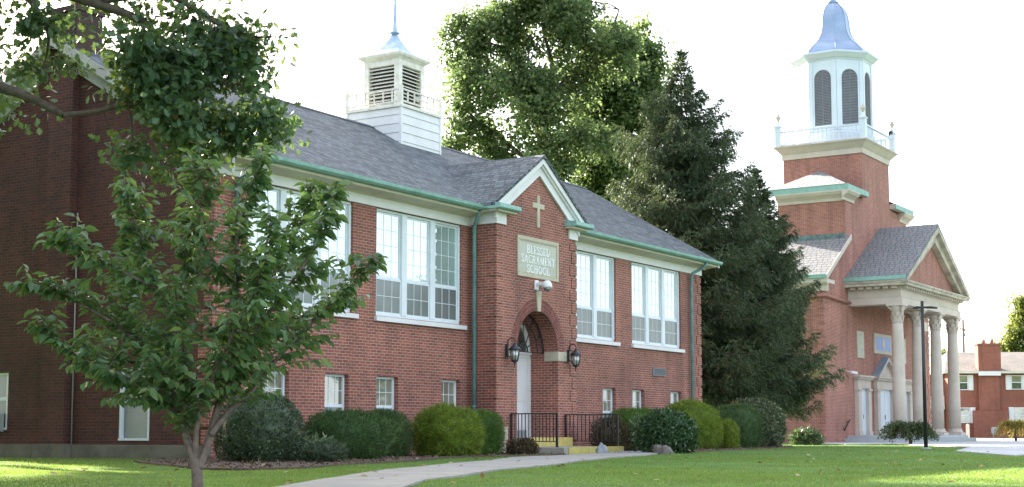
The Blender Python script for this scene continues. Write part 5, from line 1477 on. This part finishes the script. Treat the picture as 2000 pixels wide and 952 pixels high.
crown_tree('broadleaf_tree', 'darker broad-leaved tree between the tall yellowing tree and the spruce', (T.x, T.y, T.z), lob, M['treelf2b'], 1500, 40, .62, .21, .16, .35,
  [([sp(1215,868), sp(1205,600), sp(1195,400), sp(1190,330), sp(1215,220), sp(1235,120)], [.30,.26,.22,.16,.10,.04]), ([sp(1195,400), sp(1170,320), sp(1160,220)], [.15,.10,.04])], group='trees behind the school', shell=.30)

def spruce(px, dpt, htop, hw, label, nb=46, seed=0, skirt=.05, dens=1.0):
    T = Plane(px, dpt); x, y, z0 = T.x, T.y, T.z; H = htop - z0
    t = thing('spruce_tree', (x, y, z0), label, 'spruce', 'spruces beside the school')
    mb = MB(); mb.tube([(x, y, z0-.1), (x+.03, y, z0+H*.5), (x, y, z0+H*.99)], [.24*H/14, .14*H/14, .012], 9); mb.build('trunk', M['bark'], t)
    bm_ = MB(); Ps, Ds, Ls = [], [], []
    g = skirt
    for i in range(nb):
        f = (i+.5)/nb; zb = z0 + H*(g+(1-g)*f**.95)
        fl = min(1, (f+.10)/.22)**.5 if f < .12 else 1
        nb_k = 6 if f < .8 else (5 if f < .9 else 4)
        a0 = rng.uniform(0, 6.28)
        for k in range(nb_k):
            a = a0 + 2*math.pi*k/nb_k + rng.normal(0, .16)
            ln = hw*((1-f)**.62)*min(1, (1-f)/.25)**.9*fl*rng.uniform(.58, 1.22) + .07
            dirh = np.array([math.cos(a), math.sin(a), 0])
            sag = .10 + .30*(1-f); upt = .18*ln
            m = max(5, int(ln/.16)); pts = []
            for j in range(m+1):
                s = j/m
                pts.append(np.array([x, y, zb]) + dirh*ln*s + np.array([0, 0, -sag*ln*math.sin(s*1.9)*.9 + upt*s**3*1.2 + (.25*ln*s if f > .8 else 0)]))
            bm_.tube(pts, np.linspace(.012+.016*ln, .005, m+1), 5, cap=False)
            side = np.array([-dirh[1], dirh[0], 0])
            for j in range(1, m+1):
                s = j/m; p = pts[j]; wdt = ln*.30*(1-abs(s-.45)*1.1)+.10
                for q in range(int((4 if s > .2 else 2)*dens*(1 if f < .8 else .16+.84*max(0, 1-f)/.2) + rng.random()*(f < .9))):
                    u = rng.uniform(-1, 1); hang = rng.uniform(.1, 1.0)
                    root = p + side*u*wdt*.45 + dirh*rng.normal(0, .06)
                    tip = root + side*u*wdt*.5 + dirh*wdt*.35 + np.array([0, 0, -hang*.42*min(1, ln/1.5)+.06])
                    Ps.append(root); Ds.append(tip-root); Ls.append(np.linalg.norm(tip-root)+.08)
            Ps.append(pts[-1]-dirh*.1); Ds.append(dirh+np.array([0, 0, .15 + (1.2 if f > .9 else 0)])); Ls.append(.07+.21*min(1, ln/.8))
    for q in range(14):
        Ps.append(np.array([x, y, z0+H*(.95+.05*rng.random())])); Ds.append(np.array([rng.normal()*.22, rng.normal()*.22, .9])); Ls.append(.26)
    bm_.build('branch', M['bark'], t)
    Ps, Ds, Ls = np.array(Ps), unit(np.array(Ds)), np.array(Ls)
    # needles along each spray
    per = 15; n = len(Ps)*per; idx = np.repeat(np.arange(len(Ps)), per)
    s = np.tile(np.linspace(0, 1, per), len(Ps)) + rng.uniform(-.03, .03, n)
    P = Ps[idx]+Ds[idx]*(s*Ls[idx])[:, None] + rng.normal(0, .012, (n, 3))
    D = unit(Ds[idx]*.75 + rand_dirs(n)*.62)
    np_mesh('needles', *cards(P, D, rand_dirs(n), rng.uniform(.09, .17, n), rng.uniform(.022, .040, n), NEEDLE), M['sprucelf'], t)
    return t
spruce(1338, 54, 14.2, 4.3, 'tall dark spruce rising above the right end of the school roof', 62, skirt=.145, dens=1.5)
spruce(1484, 57.0, 10.2, 2.8, 'shorter spruce between the tall spruce and the brick church', 46, skirt=.17, dens=1.5)

# weeping maple before the church and the golden one by the house
def weeping(name, label, px, dpt, w_, h_, mat, n, group=None):
    T = Plane(px, dpt); x, y, z0 = T.x, T.y, T.z
    t = thing(name, (x, y, z0), label, 'ornamental tree', group)
    mb = MB(); mb.tube([(x, y, z0-.05), (x+.05, y+.03, z0+h_*.3), (x-.04, y, z0+h_*.55)], [.075, .06, .05], 8); mb.build('trunk', M['bark'], t)
    bm_ = MB(); Ps = []; Ds = []
    for k in range(26):
        a = 2*math.pi*k/26+rng.normal(0, .1); ln = w_*rng.uniform(.45, 1.05)
        dr = np.array([math.cos(a), math.sin(a), 0]); pts = []
        hh = h_*rng.uniform(.42, .56)
        for j in range(9):
            s = j/8; pts.append(np.array([x, y, z0+h_*.45]) + dr*ln*s + np.array([0, 0, hh*math.sin(s*2.0)*(1.0) - .62*h_*s**2.6]))
        bm_.tube(pts, np.linspace(.022, .005, 9), 5, cap=False)
        for q in range(n//26):
            s = rng.uniform(.15, 1)*8; j = min(int(s), 7); p = pts[j]*(1-(s-j))+pts[j+1]*(s-j)
            Ps.append(p+rng.normal(0, .09, 3)*np.array([1, 1, .7])); Ds.append(dr*.5+np.array([0, 0, -.6])+rng.normal(0, .4, 3))
    bm_.build('branch', M['bark'], t)
    Ps, Ds = np.array(Ps), unit(np.array(Ds)); m = len(Ps)
    Ps[:, 2] = np.maximum(Ps[:, 2], z0+.06)
    np_mesh('crown', *cards(Ps, Ds, rand_dirs(m), rng.uniform(.08, .15, m), rng.uniform(.03, .06, m), DIAM), mat, t)
weeping('weeping_maple', 'small dark weeping maple with a mushroom crown on the church lawn', 1778, 61.5, 1.22, 1.12, M['maplelf'], 7500)
weeping('golden_maple', 'small golden weeping tree on the sunlit lawn before the brick house', 1984, 79, 1.05, 1.35, M['goldtreelf'], 4200)
# far trees beyond the house
T = Plane(2010, 150)
sp = T.px_
crown_tree('far_tree', 'round sunlit tree rising behind the right end of the house roof', (T.x, T.y, T.z), [T.lobe(*a) for a in ((2020,640,50,40,0),(1985,665,30,30,0),(2050,620,60,50,0),(2010,600,25,25,0),(1968,685,18,22,0),(2030,690,60,50,0),(2100,650,60,70,0))], M['farlf'], 330, 60, .95, .34, .25, .4,
  [([sp(2020,865), sp(2018,760), sp(2025,660), sp(2035,600)], [.4,.32,.2,.06])], group='trees beyond the house')
T = Plane(1850, 160)
sp = T.px_
crown_tree('far_tree', 'small pale treetop seen between the church columns above the house', (T.x, T.y, T.z), [T.lobe(*a) for a in ((1848,705,18,20,0),(1840,725,16,16,0),(1858,735,14,30,0))], M['farlf'], 60, 60, .8, .34, .25, .3,
  [([sp(1850,866), sp(1850,780), sp(1848,700)], [.3,.2,.06])], group='trees beyond the house')

T_ = at_px(-1500, 24)
def side_tree(x, y, h, r, label, lo=.35, hi=.9):  # out-of-view trees, added to darken the gable and shade the lawn
    z = float(ground_z(np.array(x), np.array(y))); b = np.array([x, y, z])
    lobs = [(b+np.array([rng.normal()*r*.45, rng.normal()*r*.45, h*rng.uniform(lo, hi)]), (r*.55, r*.55, h*(hi-lo)*.36), 1.0) for i in range(9)]
    crown_tree('unseen_shade_tree', label, (x, y, z), lobs, M['treelf2'], 420, 50, .9, .30, .24, .3,
       [([b, b+np.array([.1, 0, h*.35]), b+np.array([-.2, .1, h*.6]), b+np.array([0, .2, h*.9])], [.35, .28, .2, .05])], group='unseen shade trees added left of the school')
side_tree(10.0, 29.5, 13, 5.0, 'broad unseen tree added for shade on the lawn left of the school gable, away from the street')
side_tree(4.5, 20.5, 12, 4.5, 'unseen tree added for shade left of the oak, nearer the street')
side_tree(13.5, 38.0, 13, 5.0, 'unseen tree added for shade behind the left end of the school')
side_tree(25.8, 42.5, 21, 5.2, 'tallest unseen tree added for shade, high-crowned, behind the left end of the school', .72, .95)
side_tree(2.5, 29.0, 12, 5.0, 'unseen tree added for shade far left on the lawn')
side_tree(8.8, 23.5, 13, 3.6, 'tall unseen tree added for shade nearest the gable, out on the left lawn')
side_tree(13.2, 31.5, 12, 3.6, 'unseen tree added for shade off the back corner of the gable')
side_tree(-5.0, 20.0, 13, 5.0, 'unseen tree added for shade farthest to the left')
def street_tree(x, y, h, r, label):
    z = float(ground_z(np.array(x), np.array(y))); b = np.array([x, y, z])
    lobs = [(b+np.array([rng.normal()*r*.4, rng.normal()*r*.4, h*rng.uniform(.4, .88)]), (r*.6, r*.6, h*.2), 1.0) for i in range(8)]
    crown_tree('street_tree', label, (x, y, z), lobs, M['treelf2'], 300, 40, .9, .34, .28, .3,
       [([b, b+np.array([.1, 0, h*.35]), b+np.array([-.2, .1, h*.6]), b+np.array([0, .2, h*.9])], [.35, .28, .2, .05])], group='street trees across from the school')
for x_, y_, h_, r_, lab in ((74, -11, 10.5, 4.2, 'nearest'), (84, -19, 9, 4.5, 'second'), (92, -31, 11, 5, 'third'), (68, -24, 8, 4, 'lowest'), (104, -27, 12, 5, 'farthest')):
    street_tree(x_, y_, h_, r_, lab+' street tree across from the school, mirrored in its windows')
# ------------------------------------------------------------------ young tree on the near lawn
def young_tree():
    dpt = 12.0; T = Plane(388, dpt)
    t = thing('young_tree', (T.x, T.y, T.z), 'young forked tree with drooping pointed leaves on the near lawn at left', 'tree')
    q = T.px_
    st = [([(388,1012,0),(388,950,0),(383,905,0),(365,860,.02),(345,800,.05),(300,720,.1),(235,650,.15),(160,600,.1),(90,570,.05),(40,560,0)], .036, .005),
          ([(383,905,0),(385,850,-.04),(392,790,-.1),(360,690,-.2),(315,560,-.3),(275,450,-.35),(258,385,-.4)], .026, .004),
          ([(390,915,0),(405,860,.05),(420,790,.1),(440,700,.15),(450,560,.2),(447,450,.2),(470,370,.2),(494,305,.15)], .036, .004),
          ([(420,800,.1),(460,720,0),(520,620,-.1),(590,530,-.2),(640,450,-.25),(655,385,-.25)], .022, .004),
          ([(410,850,.02),(445,800,.1),(475,775,.15),(545,680,.25),(620,600,.35),(680,540,.4),(712,500,.4)], .028, .004),
          ([(350,812,.05),(260,745,-.15),(170,700,-.3),(110,650,-.35)], .018, .004),
          ([(315,570,-.3),(240,530,-.45),(185,500,-.5),(140,490,-.5)], .014, .004),
          ([(445,640,.18),(520,520,.3),(565,430,.35),(590,355,.35)], .016, .004),
          ([(392,790,-.1),(470,660,-.4),(520,560,-.5),(545,450,-.55)], .018, .004),
          ([(345,800,.05),(260,760,.3),(190,720,.45),(130,690,.5)], .014, .004),
          ([(440,700,.15),(500,640,.5),(580,600,.7),(640,580,.75)], .015, .004),
          ([(360,690,-.2),(330,600,.2),(340,500,.3),(345,410,.3)], .015, .004),
          ([(300,720,.1),(220,600,.4),(215,500,.45),(225,430,.45)], .013, .004),
          ([(450,560,.2),(400,480,-.2),(395,400,-.25),(390,330,-.25)], .012, .004)]
    mb = MB(); twig = MB(); P, D, N, LL = [], [], [], []
    base_r = .052
    mb2 = []
    for si, (pts, r0, r1) in enumerate(st):
        pp = smooth3([q(a, b, c) for a, b, c in pts], 6)
        n = len(pp)
        rr = np.linspace(r0, r1, n)
        if si == 0: rr = np.interp(np.linspace(0, 1, n), [0, .1, .22, .35, 1], [.055, .048, .043, .028, .005])
        mb.tube(pp, rr, 8)
        pp = np.array(pp); seglen = np.linalg.norm(np.diff(pp, axis=0), axis=1).sum()
        start = .34 if si == 0 else (.27 if si in (1, 2, 4) else .06)
        nt_ = int(seglen*(1-start)/.028)
        for i in range(nt_):
            s = (start+(1-start)*(i+rng.random())/nt_)*(n-1); j = min(int(s), n-2)
            p = pp[j]+(pp[j+1]-pp[j])*(s-j); tg = unit(pp[j+1]-pp[j])
            out = unit(rand_dirs(1)[0]*np.array([1, 1, .6]) + tg*.7 + np.array([0, 0, .28+.5*(s/(n-1) > .6)]))
            ln = rng.uniform(.14, .58)*(1.2-.72*s/(n-1))
            m = 5; tw = [p + out*ln*k/m + np.array([0, 0, -.10*ln*(k/m)**2*1.5]) for k in range(m+1)]
            twig.tube(tw, np.linspace(.0045, .0018, m+1), 4, cap=False)
            nl = int(ln/.036)+2
            for k in range(nl):
                f = (k+.5)/nl; c = tw[min(int(f*m), m-1)]; c = c+(tw[min(int(f*m)+1, m)]-c)*(f*m-int(f*m))
                sd = unit(np.cross(out, np.array([0, 0, 1.0])))*(1 if k % 2 else -1)
                d = unit(sd*rng.uniform(.4, 1.0)+out*rng.uniform(.2, .8)+np.array([0, 0, -rng.uniform(.25, 1.0)]))
                P.append(c); D.append(d); N.append(unit(np.array([0, 0, 1.0])+rng.normal(0, .45, 3))); LL.append(rng.choice([.6, .8, 1.0, 1.0, 1.15])*rng.uniform(.095, .130))
        for k in range(5):      # tuft at the tip
            d = unit(unit(pp[-1]-pp[-2])*.8+rand_dirs(1)[0]*.7); P.append(pp[-1]); D.append(d); N.append(unit(rand_dirs(1)[0]+np.array([0, 0, .6]))); LL.append(rng.uniform(.05, .085))
    mb.build('trunk', M['barkyoung'], t); twig.build('twig', M['barkyoung'], t)
    LL = np.array(LL)
    np_mesh('foliage', *cards(np.array(P), np.array(D), np.array(N), LL, LL*.62, LEAF), M['cherrylf'], t, smooth=False)
young_tree()

# ------------------------------------------------------------------ old oak whose boughs hang in from the left
def oak():
    dpt = 17.0; T = Plane(-420, dpt); q = T.px_
    vis = [((40,18,58,30,0),1.2),((4,85,16,40,.5),.8),((62,60,22,30,.8),.5),((30,110,20,18,.6),.4),((200,30,30,30,.3),.6),((320,22,110,42,0),1.2),((268,62,46,36,.2),1.0),((430,45,80,38,.3),1.0),((300,115,90,58,-.4),1.2),((245,128,40,40,.2),.9),((400,135,95,58,0),1.1),((475,205,70,34,.2),1.0),((425,245,75,40,.3),1.0),((335,220,90,55,-.3),1.2),((245,190,56,42,.3),1.0),((182,165,26,34,.2),.3),((300,170,70,40,.2),.8),((350,60,60,40,.5),.7),((455,110,50,50,.3),.7),((205,235,30,24,.3),.5),((245,290,32,46,0),1.1),((305,300,40,34,.3),.9),((224,330,20,34,.2),1.0),((495,45,34,16,.2),.8),((535,215,16,13,.2),.8),((385,290,36,24,.3),.8),((225,85,16,26,.3),.5)]
    lob = [T.lobe(*a[:4], 0.0, wt, (a[2]+a[3])*.55) for a, wt in vis]
    lob = [(c+FW*a[4], r, w) for (c, r, w), (a, _) in zip(lob, vis)]
    nclump = 500
    t = thing('oak_tree', (T.x, T.y, T.z), 'old oak whose leafy boughs hang over the school gable from the left', 'tree')
    C, d, k = blob_points(lob, nclump, .15); C = C + rng.normal(0, .14, C.shape)*np.array([1, 1, .8])
    cu, cz_ = C@RT, C[:, 2]
    C = C[np.sin(cu*4.3+1.0)*np.sin(cz_*5.1+cu*1.7) + .5*np.sin(cu*9+cz_*7) > -.42]
    hid = [(q(-420,-350), (5.5, 5.0, 2.6), 1), (q(-430,-260, -1), (2.6, 2.6, 1.5), 1), (q(-700,-150), (3.5, 3.5, 2.2), 1), (q(-640,-120, 3.5), (3, 3, 1.6), 1), (q(60,-300, 1), (3.0, 3.0, 1.2), .8), (q(420,-250, .5), (2.2, 2.2, .9), .6)]
    C2, d2, k2 = blob_points(hid, 520, .3)
    def leaves(C, per, rad, L, W, tm):
        n = len(C)*per; idx = np.repeat(np.arange(len(C)), per)
        off = rand_dirs(n)*(rng.random(n)**.5)[:, None]*rad*np.array([1, 1, .75])
        D = unit(unit(off)*.6+rand_dirs(n)*.6+np.array([0, 0, -.35])); N = unit(rand_dirs(n)*.9+np.array([0, 0, .7]))
        return cards(C[idx]+off, D, N, L*rng.uniform(.6, 1.2, n), W*rng.uniform(.7, 1.2, n), tm)
    np_mesh('crown', *join([leaves(C, 20, .23, .115, .115, OAK), leaves(C2, 55, .75, .14, .13, OAK)]), M['oaklf'], t)
    mb = MB()
    lim = [([q(-420,1010), q(-425,600), q(-400,300), q(-430,0), q(-420,-300)], [.36,.30,.27,.2,.1]),
           ([q(-400,320), q(-250,180,.1), q(-80,150,.1), q(0,166,0), q(55,188,0), q(105,215,0)], [.20,.14,.085,.06,.05,.035]),
           ([q(105,215,0), q(160,205,.1), q(230,190,.1), q(300,195,0), q(370,215,.1), q(440,225,.2), q(500,210,.2)], [.034,.03,.026,.022,.018,.012,.006]),
           ([q(-400,200), q(-200,-30,.2), q(0,-60,.1), q(150,-20,.1), q(260,25,0), q(290,70,0), q(270,110,0)], [.18,.12,.08,.06,.045,.03,.012]),
           ([q(150,-20,.1), q(300,-30,0), q(400,20,.1), q(470,45,.2), q(520,45,.2)], [.05,.04,.03,.018,.006]),
           ([q(230,190,.1), q(240,240,.05), q(245,290,0), q(225,330,.1)], [.018,.013,.01,.005]), ([q(300,195,0), q(310,250,.2), q(300,300,.3)], [.016,.01,.005]),
           ([q(0,-60,.1), q(40,0,.2), q(60,50,.2), q(40,110,.4)], [.05,.035,.02,.006]), ([q(290,70,0), q(350,110,0), q(410,140,0), q(450,170,.1)], [.026,.02,.014,.006])]
    P = []
    for pts, rr in lim:
        s3 = smooth3(pts, 6); mb.tube(s3, np.interp(np.linspace(0, 1, len(s3)), np.linspace(0, 1, len(rr)), rr), 9, cap=False); P += s3
    mb.build('trunk', M['bark'], t)
    P = np.array(P); mb = MB()
    for c in C:
        dd = np.linalg.norm(P-c, axis=1); a = P[np.argmin(dd)]
        if .15 < dd.min() < 2.2: limb(mb, a, c, .006+.006*dd.min(), .003, .05, 5, .06)
    mb.build('branch', M['bark'], t)
oak()

# fallen leaves lying on lawn, walk and mulch
n = 260
d = rng.uniform(15, 48, n); u_ = rng.uniform(-.36, .36, n)
x = d*FW[0]+u_*d*RT[0]; y = d*FW[1]+u_*d*RT[1]
ok = ~((x > 21) & (x < 44.2) & (y > 20)) & ~((x > 30.5) & (x < 34) & (y > 17.6))
x, y = x[ok], y[ok]; n = len(x)
P = np.stack([x, y, ground_z(x, y)+.055], -1)
M['fallen'] = leaf_mat('fallen_leaf', [(0, (.16,.08,.035)), (.5, (.30,.17,.06)), (1, (.42,.34,.20))], (.3,.2,.06), .2, .7, .2)
D = unit(np.stack([rng.normal(size=n), rng.normal(size=n), rng.normal(0, .25, n)], -1))
tag(np_mesh('fallen_leaves', *cards(P, D, unit(np.stack([rng.normal(0, .3, n), rng.normal(0, .3, n), np.ones(n)], -1)), rng.uniform(.06, .12, n), rng.uniform(.05, .10, n), OAK), M['fallen']), 'brown leaves scattered over the lawn and the walk', 'fallen leaves', kind='stuff')

# wood chips strewn over the beds
def chips():
    n = 9000
    x = rng.uniform(15.5, 51, n); y = rng.uniform(14, 21, n)
    ok = in_poly(x, y, bed_l) | in_poly(x, y, bed_r)
    ok &= ~((x > 21.15) & (x < 44.1) & (y > 20.15)) & ~((x > 30.3) & (x < 34.35) & (y > 19.35))
    x, y = x[ok], y[ok]; n = len(x)
    P = np.stack([x, y, ground_z(x, y)+.038], -1)
    D = np.stack([rng.normal(size=n), rng.normal(size=n), rng.uniform(0, .8, n)], -1)
    M['chip'] = leaf_mat('wood_chip', [(0, (.05,.03,.022)), (.6, (.13,.085,.06)), (1, (.27,.20,.14))], tf=0.0, rough=.9, spec=.1)
    return np_mesh('mulch_chips', *cards(P, D, rand_dirs(n), rng.uniform(.03, .09, n), rng.uniform(.015, .035, n), BLADE), M['chip'])
tag(chips(), 'brown wood chips strewn over the shrub beds', 'mulch', kind='stuff')
